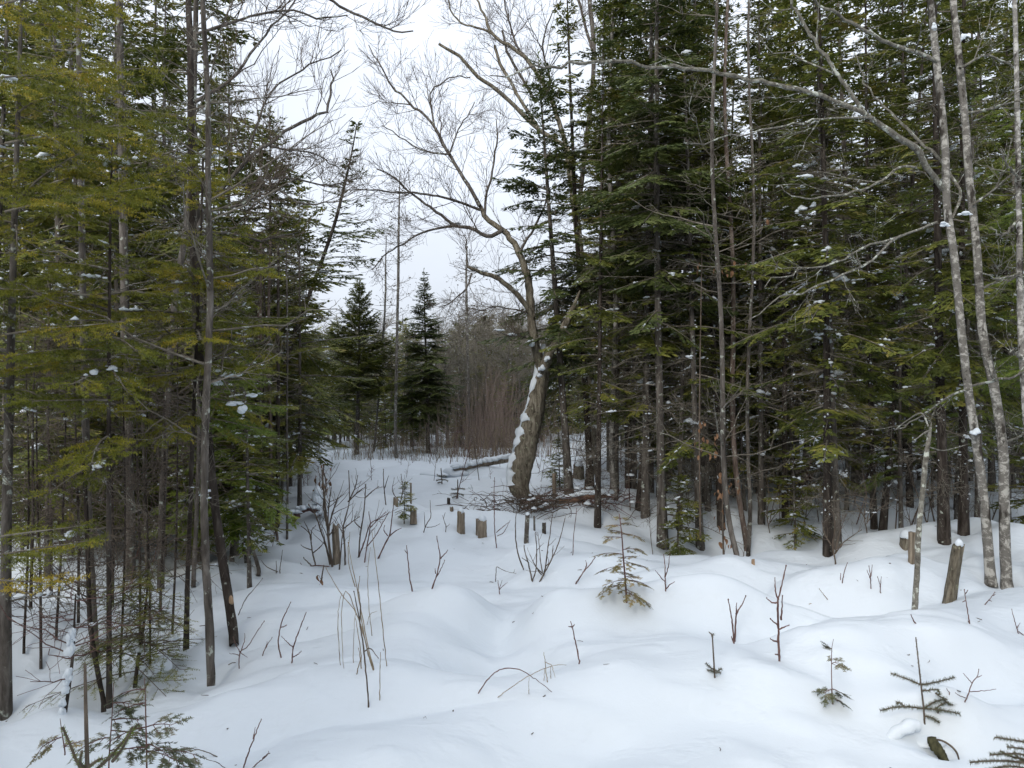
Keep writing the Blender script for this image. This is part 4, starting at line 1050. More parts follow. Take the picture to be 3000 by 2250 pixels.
# ------------------------------------------------------------------ logs, stumps, snags
def lumpy_cyl(P, R, sides, rng, rough=0.08, K=10):
    Q, r = resample(P, R, K); mb = MB(); tubes(mb, Q, r, sides, rough=rough, rng=rng); return mb, Q, r
def log(label, a, bpt, r0, r1, mat, seed, snow=0.10, name='fallen_log'):
    rng = np.random.default_rng(seed); b = (a + bpt) / 2; b = np.array([b[0], b[1], float(min(a[2], bpt[2]))])
    t = thing(name, label, 'log', b)
    P = np.stack([a + (bpt - a) * u for u in np.linspace(0, 1, 5)]) - b; P[1:4] += rng.normal(0, 0.012, (3, 3))
    mb, Q, r = lumpy_cyl(P, np.linspace(r0, r1, 5), 12, rng, 0.05, 16)
    obj('trunk', mb.mesh('trunk', mat), t)
    C, S = [], []
    for k in range(44):
        u = rng.uniform(0.02, 0.98); q = np.array([np.interp(u, np.linspace(0, 1, 16), Q[:, c]) for c in range(3)]); rr = np.interp(u, np.linspace(0, 1, 16), r)
        C.append(q + [0, rng.normal(0, rr * 0.25), rr * 0.75]); S.append([snow * rng.uniform(1.0, 1.8), rr * rng.uniform(0.7, 1.0), snow * rng.uniform(0.55, 0.9)])
    mb = MB(); blobs(mb, C, S, rng, ICO2, 0.06); obj('snow_cover', mb.mesh('snow_cover', 'snowc'), t)
    return t
a, c = G(1325, 1390), G(1500, 1372); c[1] = a[1] + 0.9; a[2] += 0.06; 
c = at(1505, 1343, a[1] + 0.7); 
log('snow-covered fallen log sloping up to the old leaning tree', a, c, 0.045, 0.058, 'wood', 1, 0.075)
a = G(1640, 1478); a[2] += 0.05; c = at(1792, 1448, a[1] - 0.2)
tl = log('reddish-brown barkless log with snow on top beside the brush pile', a, c, 0.05, 0.035, 'wood_red', 2, 0.05)
mbn = MB(); rngn = np.random.default_rng(3); blobs(mbn, [[0, 0, -0.02], [.15, .02, -.03], [-.25, 0, -.03]], [[.10, .12, .13], [.2, .16, .08], [.3, .2, .06]], rngn, ICO3, 0.04)
p = G(1316, 1386); hm = obj('snow_heap', mbn.mesh('snow_heap', 'snowc')); hm.location = p.tolist(); tag(hm, 'small rounded snow heap at the left end of the fallen log', 'snow heap')

def stump(label, px, py, top, wpx, mat='wood', snow=True, lean=0, seed=1, jag=0.45, name='sawn_stump', cat='stump', tpx=None):
    b = G(px, py); d = b[1]; rng = np.random.default_rng(seed)
    t = thing(name, label, cat, b)
    tx = tpx if tpx is not None else px + lean
    Pt = np.stack([at(px, py + 14, d), at(px + (tx - px) * 0.5, (py + top) / 2, d), at(tx, top, d)]) - b
    r = wpx / 2 * d / FPX; S = 14; K = 12
    Q, _ = resample(Pt, [1, 1, 1], K); a = np.arange(S) / S * 2 * np.pi
    prof = 1 + 0.12 * np.sin(a * 3 + seed) + 0.07 * np.sin(a * 5 + 2 * seed) + rng.normal(0, 0.06, S)
    rr = r * prof[None] * (1 + 0.15 * np.linspace(1, 0, K)[:, None] ** 2)
    V = Q[:, None] + np.stack([np.cos(a), np.sin(a), np.zeros(S)], -1)[None] * rr[..., None]
    V[-1, :, 2] += rng.uniform(-jag, jag, S) * r; V[:-1] += rng.normal(0, 0.03 * r, V[:-1].shape)
    V = V.reshape(-1, 3); i = np.arange(K - 1)[:, None] * S; j = np.arange(S)[None]; j2 = (j + 1) % S
    q = np.stack([i + j, i + j2, i + S + j2, i + S + j], -1).reshape(-1, 4)
    mb = MB(); V = np.concatenate([V, (Q[-1] - [0, 0, 0.1 * r])[None]])
    e = (K - 1) * S
    mb.add(V, np.concatenate([q[:, [0, 1, 2]], q[:, [0, 2, 3]], np.stack([e + np.arange(S), e + (np.arange(S) + 1) % S, np.full(S, K * S)], -1)]))
    obj('trunk', mb.mesh('trunk', mat), t)
    if snow:
        mb = MB(); blobs(mb, [Q[-1] + [0, 0, r * 0.1]], [[r * 1.02, r * 1.02, r * 1.25]], rng, ICO2, 0.07); obj('snow_cap', mb.mesh('snow_cap', 'snowc'), t)
    return t, b
stump('taller of the two snow-capped grey stumps in mid clearing', 1349, 1560, 1500, 21, seed=1)
stump('shorter snow-capped grey stump with a splinter at its side', 1413, 1574, 1524, 24, seed=2)
stump('upright splinter leaning on the shorter grey stump', 1398, 1568, 1520, 8, snow=False, seed=3, name='wood_splinter', cat='splinter')
stump('thin leaning post with pale top below the brush pile', 1541, 1592, 1508, 13, 'bark', True, 5, 4, name='cut_sapling')
stump('short dark stub right of the thin leaning post', 1594, 1563, 1532, 11, 'bark', False, 0, 5, name='cut_sapling')
stump('slim stub between the thin leaning post and the short dark stub', 1566, 1555, 1512, 5, 'bark', False, -1, 6, name='cut_sapling')
stump('square brown stub standing in the brush pile', 1624, 1455, 1387, 11, 'wood', False, -1, 7, name='cut_sapling')
stump('split broken stump beside the multi-stemmed shrub at left', 988, 1652, 1545, 20, 'wood', False, -6, 8, jag=2.2, name='broken_stump')
stump('low broken stump by the snow-laden seedling fir', 1211, 1520, 1495, 18, 'wood', True, 0, 9, jag=0.9, name='broken_stump')
stump('dark knobby stub on the snow crest left of the stumps', 1160, 1478, 1460, 14, 'wood', False, 0, 10, jag=0.8, name='broken_stump')
stump('short brown stick poking from the snow above the stumps', 1204, 1475, 1415, 5, 'wood', False, 0, 11, name='stick', cat='stick')
stump('tiny brown stub left of the taller stump', 1323, 1498, 1487, 10, 'wood', False, 0, 12, jag=0.8, name='broken_stump')
stump('tiny dark stub above the tiny brown one', 1314, 1478, 1460, 8, 'bark_dark', False, 0, 13, jag=0.8, name='broken_stump')
stump('peeling cut trunk with snow cap in front of the pale birches', 2779, 1765, 1597, 27, 'bark_old', True, 0, 14, 0.5, name='cut_snag', tpx=2808)
stump('flat grey stake beside the broken snag', 2671, 1648, 1559, 19, 'wood', False, 0, 15, 0.1, name='wooden_stake', cat='stake')
stump('snow-topped root stump behind the flat grey stake', 2655, 1605, 1572, 34, 'bark_old', True, 0, 16, 0.8, name='broken_stump')
stump('mossy cut stump among trunks behind the red-brown log', 1695, 1400, 1362, 30, 'bark_old', True, 0, 17, 0.8, name='broken_stump')
stump('small broken stub on the swell before the gully', 2207, 1655, 1640, 9, 'wood_pale', False, 0, 18, 0.8, name='broken_stump')
# pale leaning snag with a pointed top
b = G(2679, 1787); d = b[1]
t = thing('broken_snag', 'pale barkless leaning snag with pointed top left of the pale birches', 'snag', b)
part_tube('trunk', t, b, *path([(2677, 1805), (2680, 1780), (2688, 1650), (2690, 1570), (2701, 1461), (2711, 1353), (2722, 1280), (2729, 1236)], d, 0.15, [9, 8.5, 8, 8, 7.5, 7.5, 6, 1.5]), 'limb', 9, K=26, rough=0.07)
part_tube('side_spike', t, b, *path([(2722, 1262), (2705, 1270), (2690, 1282), (2676, 1290)], d + 0.1, -0.1, [3, 2.5, 2, 1]), 'limb', 5)
part_tube('side_branch', t, b, *path([(2722, 1310), (2760, 1320), (2800, 1312), (2840, 1300)], d + 0.1, 0.3, [2.5, 2, 1.5, 1]), 'limb', 5)
part_tube('side_branch', t, b, *path([(2720, 1250), (2700, 1210), (2660, 1230), (2620, 1260)], d + 0.1, 0.3, [3, 2.5, 2, 1.5]), 'limb', 5)

# brush pile: a tangle of twigs under the leaning tree
def brush():
    rng = np.random.default_rng(8); b = G(1560, 1500)
    t = thing('brush_pile', 'low tangle of brown brush at the foot of the old leaning tree', 'brush pile', b)
    for part, cx, cy, w, n in (('twigs', 1545, 1500, 0.55, 110), ('twigs', 1640, 1480, 0.45, 80), ('twigs', 1750, 1480, 0.5, 46)):
        c = G(cx, cy); cs, rs = [], []
        p0 = c + np.stack([rng.normal(0, w * .6, n), rng.normal(0, 0.22, n), rng.uniform(0, 0.12, n)], 1)
        az = rng.uniform(0, 6.28, n); el = rng.normal(0.25, 0.3, n); L = rng.uniform(0.2, 0.8, n); u = np.linspace(0, 1, 6)
        dr = np.stack([np.cos(az) * np.cos(el), 0.5 * np.sin(az) * np.cos(el), np.sin(el)], 1)
        C = p0[:, None] + dr[:, None] * (L[:, None] * u)[..., None]; C[..., 2] -= 0.35 * L[:, None] * u ** 2; C += rng.normal(0, 0.012, C.shape)
        R = np.full((n, 6), 1) * rng.uniform(0.003, 0.009, n)[:, None] * np.linspace(1, 0.5, 6)
        C2, R2 = shoots(C, R, rng, 2, 0.1, 0.3, (30, 70), 0.0, K=4)
        o = twig_part(part, t, b, [C, C2], [R, np.maximum(R2, .002)], 'twig_brown' if cx < 1700 else 'twig_red')
        mb = MB(); k = rng.choice(n, 14, replace=False); blobs(mb, C[k, 3] - b + [0, 0, 0.01], np.tile([.04, .03, .02], (14, 1)) * rng.uniform(.6, 1.4, (14, 1)), rng); s = obj('snow_clumps', mb.mesh('snow_clumps', 'snowc'), o); s['kind'] = 'stuff'
brush()
# snowy bent branch heap on the left bank
def bent_heap():
    rng = np.random.default_rng(18); b = G(905, 1528)
    t = thing('bent_branch', 'dark bent branch carrying snow on the left snow bank', 'branch', b); d = b[1]
    part_tube('branch', t, b, *path([(858, 1532), (868, 1510), (885, 1496), (905, 1490), (925, 1498), (945, 1515), (955, 1532)], d, 0.1, [5, 8, 9, 9, 8, 6, 4]), 'twig_red', 7, rough=0.35)
    snow_lumps('snow_cover', t, b, [at(x, y, d) for x, y in ((870, 1500), (888, 1488), (908, 1482), (928, 1488), (945, 1504), (932, 1470), (931, 1445))], [[.07, .06, .04]] * 5 + [[.045, .05, .09]] * 2, 19)
bent_heap()

# ------------------------------------------------------------------ bare saplings and stalks drawn stem by stem
def shrub(label, stems, mat='twig_red', d=None, name='bare_sapling', cat='sapling', r=2.6, seed=1, n1=0, l1=(0.05, 0.2), group=None, dj=0.15, parts=('stem', 'twig')):
    """stems: list of pixel polylines; the first point of the first one stands in the snow"""
    x0, y0 = stems[0][0]; b = G(x0, y0); d = b[1] if d is None else d; rng = np.random.default_rng(seed)
    t = thing(name, label, cat, b, group)
    for k, st in enumerate(stems):
        root = k == 0 or len(st[0]) == 3
        st = [p[:2] for p in st]
        dd = 0 if k == 0 else rng.uniform(-dj, dj)
        if root and k:
            g = G(*st[0]); dk = g[1] if abs(g[1] - d) < 1.0 else d
        else: dk = d
        pts = ([(st[0][0], st[0][1] + 10)] if root else []) + list(st)
        rr = r * (0.82 if root else 0.6)
        P, R = path(pts, dk, dd, [rr, rr * 0.8, rr * 0.45])
        Q, q = resample(P, R, max(6, len(pts) * 4)); Q = Q + rng.normal(0, 0.0009, Q.shape)
        q = q * (1 + 0.10 * rng.normal(size=q.shape))
        mb = MB(); tubes(mb, Q - b, q, 6)
        if n1:
            C, Rr = shoots(Q[None], q[None], rng, n1, *l1, (30, 60), 0.2, K=4, rk=0.6, smin=0.3)
            tubes(mb, C - b, np.maximum(Rr, 0.0013), 4)
        bud = Q[-1] - b
        blobs(mb, [bud], [[q[-1] * 1.5, q[-1] * 1.5, q[-1] * 3]], rng)
        obj(parts[0] if root else parts[1], mb.mesh('stem', mat), t)
    return t

shrub('dark upright forked sapling in the right foreground with stubby side shoots', [[(2284, 1939), (2281, 1880), (2279, 1800), (2279, 1757), (2283, 1745), (2293, 1700), (2303, 1657)], [(2281, 1757), (2272, 1735), (2270, 1695)], [(2278, 1766), (2262, 1765), (2246, 1752)], [(2279, 1830), (2266, 1822), (2258, 1813)], [(2281, 1845), (2295, 1838), (2312, 1832)], [(2281, 1880), (2268, 1878), (2257, 1872)], [(2288, 1815), (2291, 1780), (2292, 1745)], [(2282, 1918), (2272, 1917)]], r=4.6, seed=1)
shrub('three-pronged reddish sapling left of the dark forked one', [[(2153, 1882), (2155, 1830), (2158, 1800), (2172, 1775), (2185, 1747)], [(2150, 1882, 1), (2146, 1830), (2140, 1790), (2134, 1759)], [(2157, 1802), (2157, 1785), (2158, 1768)], [(2148, 1880, 1), (2144, 1868)]], r=3.6, seed=2)
shrub('single dark upright stick right of the bent hoops', [[(1698, 1946), (1690, 1900), (1682, 1860), (1673, 1822)], [(1676, 1838), (1683, 1830)], [(1675, 1836), (1666, 1836)]], r=3.2, seed=3)
shrub('bent hoop of brown stem with both ends in the snow', [[(1400, 2034), (1425, 1995), (1455, 1967), (1490, 1957), (1530, 1965), (1560, 1984), (1592, 2006), (1620, 2032)]], 'twig_red', r=2.2, seed=4, name='bent_twig')
shrub('thin bent straw crossing behind the hoop', [[(1458, 2044), (1500, 2012), (1550, 1980), (1600, 1957), (1640, 1947), (1659, 1948)], [(1549, 2024, 1), (1550, 1985)]], 'straw', r=1.6, seed=5, name='bent_twig')
shrub('broken dry stalk standing right of the hoop', [[(1604, 2001), (1600, 1970), (1597, 1940), (1593, 1913)], [(1598, 1940), (1615, 1948), (1621, 1965), (1626, 1985)], [(1594, 2003, 1), (1595, 1960)], [(1614, 1995, 1), (1613, 1955)]], 'straw', r=2.0, seed=6, name='dry_reed')
shrub('Y-shaped thin sapling right of the foreground fir seedling', [[(2827, 2057), (2838, 2030), (2848, 2003), (2863, 1982), (2868, 1961)], [(2848, 2002), (2836, 1988), (2822, 1973)], [(2842, 2027), (2870, 2025), (2917, 2018)], [(2829, 2045), (2812, 2038), (2799, 2030)], [(2863, 1984), (2876, 1980)]], r=2.4, seed=7)
shrub('small forked twig just right of the foreground fir seedling', [[(2779, 2040), (2781, 2030), (2774, 2018)], [(2781, 2030), (2798, 2022)]], r=2.0, seed=8)
shrub('reddish straight sapling right of the peeling cut trunk', [[(2841, 1829), (2833, 1780), (2825, 1729)], [(2829, 1760), (2819, 1764)], [(2827, 1740), (2835, 1730)], [(2839, 1822), (2832, 1818)]], r=2.8, seed=9)
shrub('tiny leaning twig on the snow below the pale birches', [[(2885, 1772), (2900, 1755), (2914, 1735)], [(2897, 1758), (2905, 1762)], [(2908, 1745), (2916, 1742)]], r=2.2, seed=10)
shrub('short red stub left of the reddish straight sapling', [[(2683, 1828), (2675, 1815), (2669, 1802)]], r=3.0, seed=11)
shrub('curved thin twig at the right picture edge', [[(2984, 1858), (2976, 1830), (2970, 1810), (2964, 1786)], [(2980, 1840), (2988, 1825)], [(2984, 1850), (3000, 1862), (3010, 1880)]], r=2.2, seed=12)
shrub('forked twig left of the bronze sapling', [[(1686, 1712), (1700, 1690), (1712, 1672), (1728, 1655), (1744, 1632)], [(1712, 1672), (1718, 1655), (1716, 1643)]], r=3.0, seed=13)
shrub('reddish forked sapling right of the bronze sapling', [[(1951, 1737), (1949, 1700), (1948, 1660), (1945, 1625)], [(1950, 1706), (1935, 1690), (1921, 1672)], [(1949, 1690), (1958, 1660), (1962, 1620)], [(1952, 1725), (1962, 1713), (1976, 1705)]], r=2.8, seed=14)
shrub('pair of thin leaning twigs before the gully, left one', [[(2462, 1700), (2463, 1680)], [(2468, 1705, 1), (2475, 1670), (2482, 1650)]], r=2.0, seed=15)
shrub('forked thin twig on the snow before the flat grey stake', [[(2552, 1727), (2550, 1690), (2546, 1660)], [(2551, 1700), (2540, 1670)], [(2551, 1690), (2556, 1655)]], r=2.2, seed=16)
shrub('thin twig right of the forked one before the flat grey stake', [[(2580, 1738), (2577, 1710), (2571, 1690)], [(2579, 1720), (2582, 1690)]], r=2.0, seed=17)
shrub('short straw lying on the snow in the bowl', [[(2372, 1769), (2395, 1770), (2416, 1769)]], 'straw', r=1.6, seed=18, name='dry_reed')
shrub('thin stalk leaning left beside the bowl', [[(2425, 1758), (2412, 1740), (2400, 1725)]], 'straw', r=1.6, seed=19, name='dry_reed')
shrub('tiny Y twig in the middle of the snow below the stumps', [[(1464, 1741), (1461, 1720), (1459, 1702)], [(1463, 1728), (1475, 1715), (1486, 1706)], [(1463, 1726), (1471, 1700)]], r=1.9, seed=20)
shrub('bent twig hooking over the snow left of the twig clump', [[(1452, 1705), (1453, 1680), (1455, 1661), (1470, 1668), (1490, 1676), (1512, 1680)], [(1505, 1678), (1508, 1668)]], 'twig_brown', r=1.6, seed=21)
# clump of upright saplings in mid clearing
shrub('upright twig clump left of the bronze sapling, several stems from one root', [[(1592, 1688), (1600, 1650), (1604, 1610), (1612, 1560), (1618, 1510)], [(1580, 1707, 1), (1595, 1680), (1620, 1630), (1640, 1580), (1655, 1520)], [(1590, 1680), (1583, 1640), (1580, 1600), (1575, 1560)], [(1592, 1682), (1570, 1660), (1553, 1625)], [(1586, 1684), (1576, 1670), (1566, 1655)], [(1598, 1660), (1615, 1640), (1620, 1600)], [(1560, 1701, 1), (1570, 1670), (1572, 1610), (1570, 1560)]], 'twig_brown', r=2.8, seed=22, n1=2)
shrub('dark sapling curving up left of the twig clump', [[(1534, 1670), (1520, 1630), (1512, 1590), (1510, 1550), (1512, 1500)], [(1558, 1700, 1), (1550, 1660), (1540, 1625), (1535, 1600)], [(1549, 1648), (1530, 1635)]], 'twig_brown', r=3.0, seed=23)
shrub('thin sapling above the dark curving one, forked near its foot', [[(1455, 1606), (1450, 1560), (1448, 1510), (1448, 1440), (1449, 1400)], [(1454, 1560), (1472, 1545), (1490, 1530)], [(1457, 1570), (1475, 1560), (1495, 1525)]], 'twig_red', r=2.2, seed=24)
shrub('single thin red sapling right of the thin leaning post', [[(1678, 1627), (1680, 1580), (1684, 1540), (1690, 1490)]], 'twig_red', r=1.9, seed=25)
shrub('dark single sapling in the middle left of the snow field', [[(1208, 1733), (1200, 1690), (1195, 1640), (1191, 1599)], [(1193, 1622), (1186, 1612)]], r=2.8, seed=26)
shrub('zigzag forked sapling right of the dark single one', [[(1266, 1725), (1278, 1690), (1289, 1636), (1284, 1600), (1280, 1572)], [(1289, 1637), (1302, 1624), (1312, 1611)], [(1277, 1692), (1290, 1670), (1303, 1642)], [(1276, 1680), (1275, 1667)]], r=2.8, seed=27)
shrub('wavy thin sapling left of the taller stump', [[(1241, 1560), (1250, 1535), (1262, 1515), (1261, 1490), (1260, 1466)], [(1245, 1545), (1244, 1520), (1243, 1502)], [(1250, 1545), (1270, 1543), (1288, 1535)]], 'twig_brown', r=1.9, seed=28)
shrub('small Y sapling beside the taller stump', [[(1306, 1560), (1306, 1540), (1300, 1520), (1304, 1503)], [(1307, 1545), (1318, 1535)], [(1304, 1535), (1296, 1510)]], 'twig_brown', r=1.6, seed=29)
shrub('leaning sapling with a dark knot left of the stumps', [[(1108, 1637), (1130, 1590), (1142, 1565), (1148, 1520), (1153, 1480)], [(1140, 1572), (1160, 1555), (1175, 1548)], [(1136, 1570), (1125, 1555), (1127, 1540)]], 'twig_red', r=3.0, seed=30)
# big multi-stemmed shrub
shrub('large multi-stemmed shrub beside the split broken stump', [[(974, 1662), (965, 1600), (958, 1530), (950, 1450), (943, 1380)], [(968, 1655), (955, 1600), (940, 1555), (925, 1510), (905, 1480)], [(972, 1640), (962, 1590), (962, 1500), (970, 1430)], [(958, 1540), (948, 1480), (955, 1420), (948, 1380)], [(960, 1560), (975, 1500), (990, 1460)]], 'twig_brown', r=5.0, seed=31, n1=8, l1=(0.1, 0.35))
shrub('tall sapling with spreading top right of the split broken stump', [[(1011, 1658), (1010, 1600), (1006, 1545), (1018, 1495), (1024, 1460), (1022, 1380)], [(994, 1670, 1), (1000, 1600), (1005, 1550)], [(1020, 1470), (1045, 1445), (1072, 1425)], [(1005, 1550), (1030, 1530), (1052, 1515)], [(1023, 1465), (1040, 1430), (1048, 1395)]], 'twig_brown', r=3.4, seed=32, n1=4, l1=(0.08, 0.25))
shrub('two-stemmed sapling in the middle of the left twig group', [[(1051, 1632), (1055, 1570), (1066, 1500), (1070, 1450), (1072, 1420)], [(1068, 1460), (1090, 1440), (1110, 1425)], [(1060, 1550), (1040, 1530), (1040, 1510)]], 'twig_brown', r=3.0, seed=33, n1=3)
shrub('forked sapling with many tips right in the left twig group', [[(1068, 1649), (1075, 1600), (1085, 1540), (1080, 1500)], [(1052, 1630, 1), (1070, 1580), (1085, 1535), (1110, 1520), (1135, 1505)], [(1076, 1600), (1100, 1570), (1125, 1525), (1140, 1500)], [(1085, 1545), (1100, 1530), (1130, 1500)]], 'twig_red', r=2.8, seed=34, n1=3)
shrub('broken-topped sapling on the bank left of the large shrub', [[(925, 1660), (915, 1615), (910, 1580), (905, 1560), (883, 1542)], [(911, 1585), (913, 1555), (925, 1540)], [(910, 1570), (900, 1545), (892, 1530)], [(917, 1620), (935, 1605), (948, 1590)], [(915, 1612), (895, 1605), (882, 1597)], [(912, 1658, 1), (900, 1645), (890, 1635)]], 'twig_brown', r=3.0, seed=35)
shrub('long twig arching flat over the snow from the large shrub', [[(968, 1662), (940, 1657), (915, 1658), (880, 1665), (848, 1668)], [(892, 1663), (880, 1650)]], 'twig_red', r=2.4, seed=36, name='bent_twig')
shrub('arching twig half sunk in the snow below the leaning stake', [[(885, 1680), (840, 1681), (800, 1670), (775, 1655), (767, 1643)]], 'twig_brown', r=2.2, seed=37, name='bent_twig')
shrub('small straight twig above the arching half-sunk one', [[(820, 1671), (823, 1645), (828, 1612)], [(810, 1668, 1), (809, 1645)]], 'twig_brown', r=1.9, seed=38)
shrub('hooked straw hoop on the bank beyond the leaning stakes', [[(745, 1612), (760, 1590), (780, 1580), (800, 1578), (818, 1586)], [(798, 1579), (785, 1590), (773, 1605)]], 'straw', r=1.5, seed=39, name='bent_twig')
shrub('thin dark sapling poking from the crest above the seedling fir', [[(1131, 1482), (1126, 1440), (1123, 1395), (1124, 1375)], [(1127, 1430), (1138, 1395)]], 'twig_brown', r=2.4, seed=40)
shrub('several-stemmed twigs behind the seedling fir', [[(1172, 1480), (1180, 1430), (1175, 1390)], [(1172, 1470), (1150, 1440), (1155, 1400)], [(1178, 1450), (1195, 1410)]], 'twig_brown', r=2.2, seed=41, n1=3)
# foreground left
shrub('wavy dark sapling left of the Y-shaped one in the left foreground', [[(824, 1928), (815, 1880), (826, 1820), (840, 1790), (852, 1764)], [(824, 1838), (834, 1835), (840, 1831)]], r=2.8, seed=42)
shrub('Y-shaped dark sapling in the left foreground', [[(855, 1943), (860, 1895), (875, 1850), (890, 1812), (896, 1795)], [(860, 1895), (845, 1885), (826, 1865)], [(858, 1925), (872, 1918), (883, 1908)]], r=2.8, seed=43)
shrub('thin many-forked sapling right of the young birch', [[(700, 1949), (704, 1910), (725, 1895), (750, 1855), (775, 1820)], [(703, 1915), (715, 1880), (717, 1855)], [(704, 1912), (690, 1885), (682, 1866)], [(702, 1920), (688, 1916), (673, 1915)], [(706, 1912), (724, 1927)]], r=2.2, seed=44)
shrub('tiny forked twig right of the many-forked sapling', [[(769, 1920), (780, 1895), (797, 1868)], [(778, 1898), (783, 1880)]], r=2.0, seed=45)
shrub('long thin stick leaning right from the dark leaning stem', [[(698, 1803), (720, 1755), (745, 1725), (769, 1695)]], 'twig_brown', r=1.9, seed=46)
shrub('tall dark stick in front of the dry stalk clump', [[(1081, 2072), (1074, 1990), (1066, 1905), (1055, 1830), (1045, 1775), (1037, 1735)], [(1054, 1830), (1056, 1780), (1052, 1735)], [(1066, 1908), (1085, 1900), (1108, 1928)]], 'twig_brown', r=3.4, seed=47)
shrub('short dry stick right of the tall dark stick', [[(1112, 2056), (1113, 1980), (1114, 1912)]], 'straw', r=2.2, seed=48, name='dry_reed')
shrub('long dry reed standing right of the stalk clump', [[(1134, 1952), (1126, 1890), (1115, 1780), (1105, 1680), (1094, 1590), (1090, 1560)]], 'straw', r=1.9, seed=49, name='dry_reed')
shrub('clump of tall dry stalks in the left foreground', [[(1096, 1966), (1078, 1890), (1060, 1800), (1045, 1720), (1030, 1650), (1020, 1590)], [(1094, 1966, 1), (1070, 1880), (1056, 1790), (1050, 1730), (1054, 1690)], [(1090, 1960, 1), (1062, 1850), (1040, 1790), (1000, 1740), (955, 1665)], [(1044, 1800), (1025, 1745), (1010, 1735), (1000, 1800), (1003, 1880), (1008, 1985)], [(1058, 1975, 1), (1056, 1900), (1040, 1810)], [(1045, 1975, 1), (1055, 1930), (1050, 1900)], [(1040, 1720), (1020, 1640), (1025, 1560)]], 'straw', r=2.4, seed=50, name='dry_reed', cat='stalks', n1=0)
shrub('curved pale reed hanging left of the stalk clump', [[(997, 1950), (990, 1830), (995, 1760), (1002, 1740)], [(1035, 1955, 1), (1036, 1880), (1040, 1800)]], 'straw', r=1.6, seed=51, name='dry_reed')
shrub('curly pale reed right of the stalk clump', [[(1090, 1865), (1082, 1790), (1077, 1700), (1080, 1640), (1085, 1605)], [(1075, 1830), (1085, 1800), (1105, 1790)]], 'straw', r=1.5, seed=52, name='dry_reed')
shrub('bare twig in the bottom foreground left of centre', [[(712, 2252), (730, 2200), (745, 2160), (758, 2125), (766, 2108)], [(742, 2165), (748, 2130)]], r=2.8, seed=53)
shrub('short forked twig at the bottom edge', [[(740, 2250), (765, 2228), (790, 2207)], [(770, 2222), (788, 2203)]], r=2.8, seed=54)
shrub('brown twig lying along the snow at the bottom edge', [[(640, 2222), (610, 2205), (570, 2195), (530, 2187)]], 'twig_brown', r=2.2, seed=55, name='bent_twig')
shrub('second twig lying at the bottom edge', [[(660, 2250), (630, 2232), (605, 2226)]], 'twig_brown', r=2.0, seed=56, name='bent_twig')
for k, (x, y) in enumerate([(2448, 1648), (2360, 1545), (2255, 1560), (2540, 1560), (1740, 1420), (2020, 1560)]):
    lab = ['crooked bare shrub at the lip of the gully', 'small bare shrub in the gully bottom', 'small bare shrub right of the leafy birch clump', 'small bare shrub before the slim gully trunks', 'small bare shrub among trunks behind the log', 'small bare shrub between the front grey and mossy trunks'][k]
    shrub(lab, [[(x, y), (x - 8, y - 50), (x - 2, y - 110), (x - 12, y - 170)], [(x - 2, y - 25), (x + 25, y - 60), (x + 75, y - 95)], [(x, y - 30), (x + 10, y - 80), (x + 30, y - 140)], [(x - 4, y - 40), (x - 30, y - 80), (x - 40, y - 120)]], 'twig_brown', r=3.5 if k == 0 else 2.2, seed=60 + k, n1=5, l1=(0.1, 0.35), name='bare_shrub', cat='shrub')
# curled dead leaves standing on stalks
def leaf_mesh(rng, L=0.05, W=0.028):
    u = np.linspace(0, 1, 6); w = W * np.sin(np.pi * np.clip(u * 0.94 + 0.04, 0, 1)) ** 0.8
    c = np.stack([u * L, np.zeros(6), -0.5 * L * u ** 2], 1)
    Lf = c + np.stack([np.zeros(6), w / 2, w * 0.35], 1); Rt = c + np.stack([np.zeros(6), -w / 2, w * 0.30], 1)
    Vv = np.concatenate([c, Lf, Rt]); F = []
    for i in range(5):
        F += [[i, i + 1, 7 + i], [i, 7 + i, 6 + i], [i, 12 + i, 13 + i], [i, 13 + i, i + 1]]
    mb = MB(); mb.add(Vv, F); return mb.mesh('leaf', 'leaf_dead')
LEAF = [leaf_mesh(None, 0.062, 0.040), leaf_mesh(None, 0.052, 0.028), leaf_mesh(None, 0.075, 0.046)]
def leafy(label, px, py, d, spots, seed, name='beech_sapling', h=200):
    rng = np.random.default_rng(seed); b = on_ground(at(px, py, d)[0], d)
    t = thing(name, label, 'sapling', b)
    st = path([(px, py + 10), (px - 3, py - h * 0.4), (px + 4, py - h)], d, 0.1, [3, 2.5, 1.5])
    part_tube('stem', t, b, *st, 'twig_brown', 6)
    cs = []
    for (x, y, n, sx, sy) in spots:
        p = at(x, y, d); q = st[0][np.argmin(np.abs(st[0][:, 2] - p[2]))]
        cs.append(np.linspace(q, p, 5) + rng.normal(0, 0.008, (5, 3)))
        for _ in range(n):
            o = obj('leaf', LEAF[rng.integers(3)], t)
            v = at(x + rng.normal(0, sx), y + rng.normal(0, sy), d + rng.normal(0, 0.12)) - b
            o.location = v.tolist(); o.rotation_euler = (rng.uniform(-0.6, 0.6), rng.uniform(0.7, 1.6), rng.uniform(0, 6.28)); o.scale = (rng.uniform(0.55, 0.95),) * 3
    if cs: twig_part('twigs', t, b, [np.stack(cs)], [np.full((len(cs), 5), 0.0025)], 'twig_brown')
leafy('small beech sapling holding rusty leaves at the foot of the birch clump', 2120, 1620, 7.6, [(2080, 1330, 9, 20, 22), (2060, 1300, 6, 22, 14), (2110, 1440, 9, 14, 26), (2150, 1430, 8, 18, 16), (2130, 1580, 6, 14, 10), (2110, 1530, 3, 10, 14), (2055, 1245, 5, 10, 10)], 1, h=360)
leafy('tall thin beech sapling with a few rusty leaves against dark firs', 2052, 1560, 8.3, [(2045, 780, 3, 8, 10), (2100, 790, 3, 14, 10), (2140, 800, 3, 16, 14), (2165, 770, 2, 10, 8), (2247, 643, 1, 2, 2)], 2, h=820)
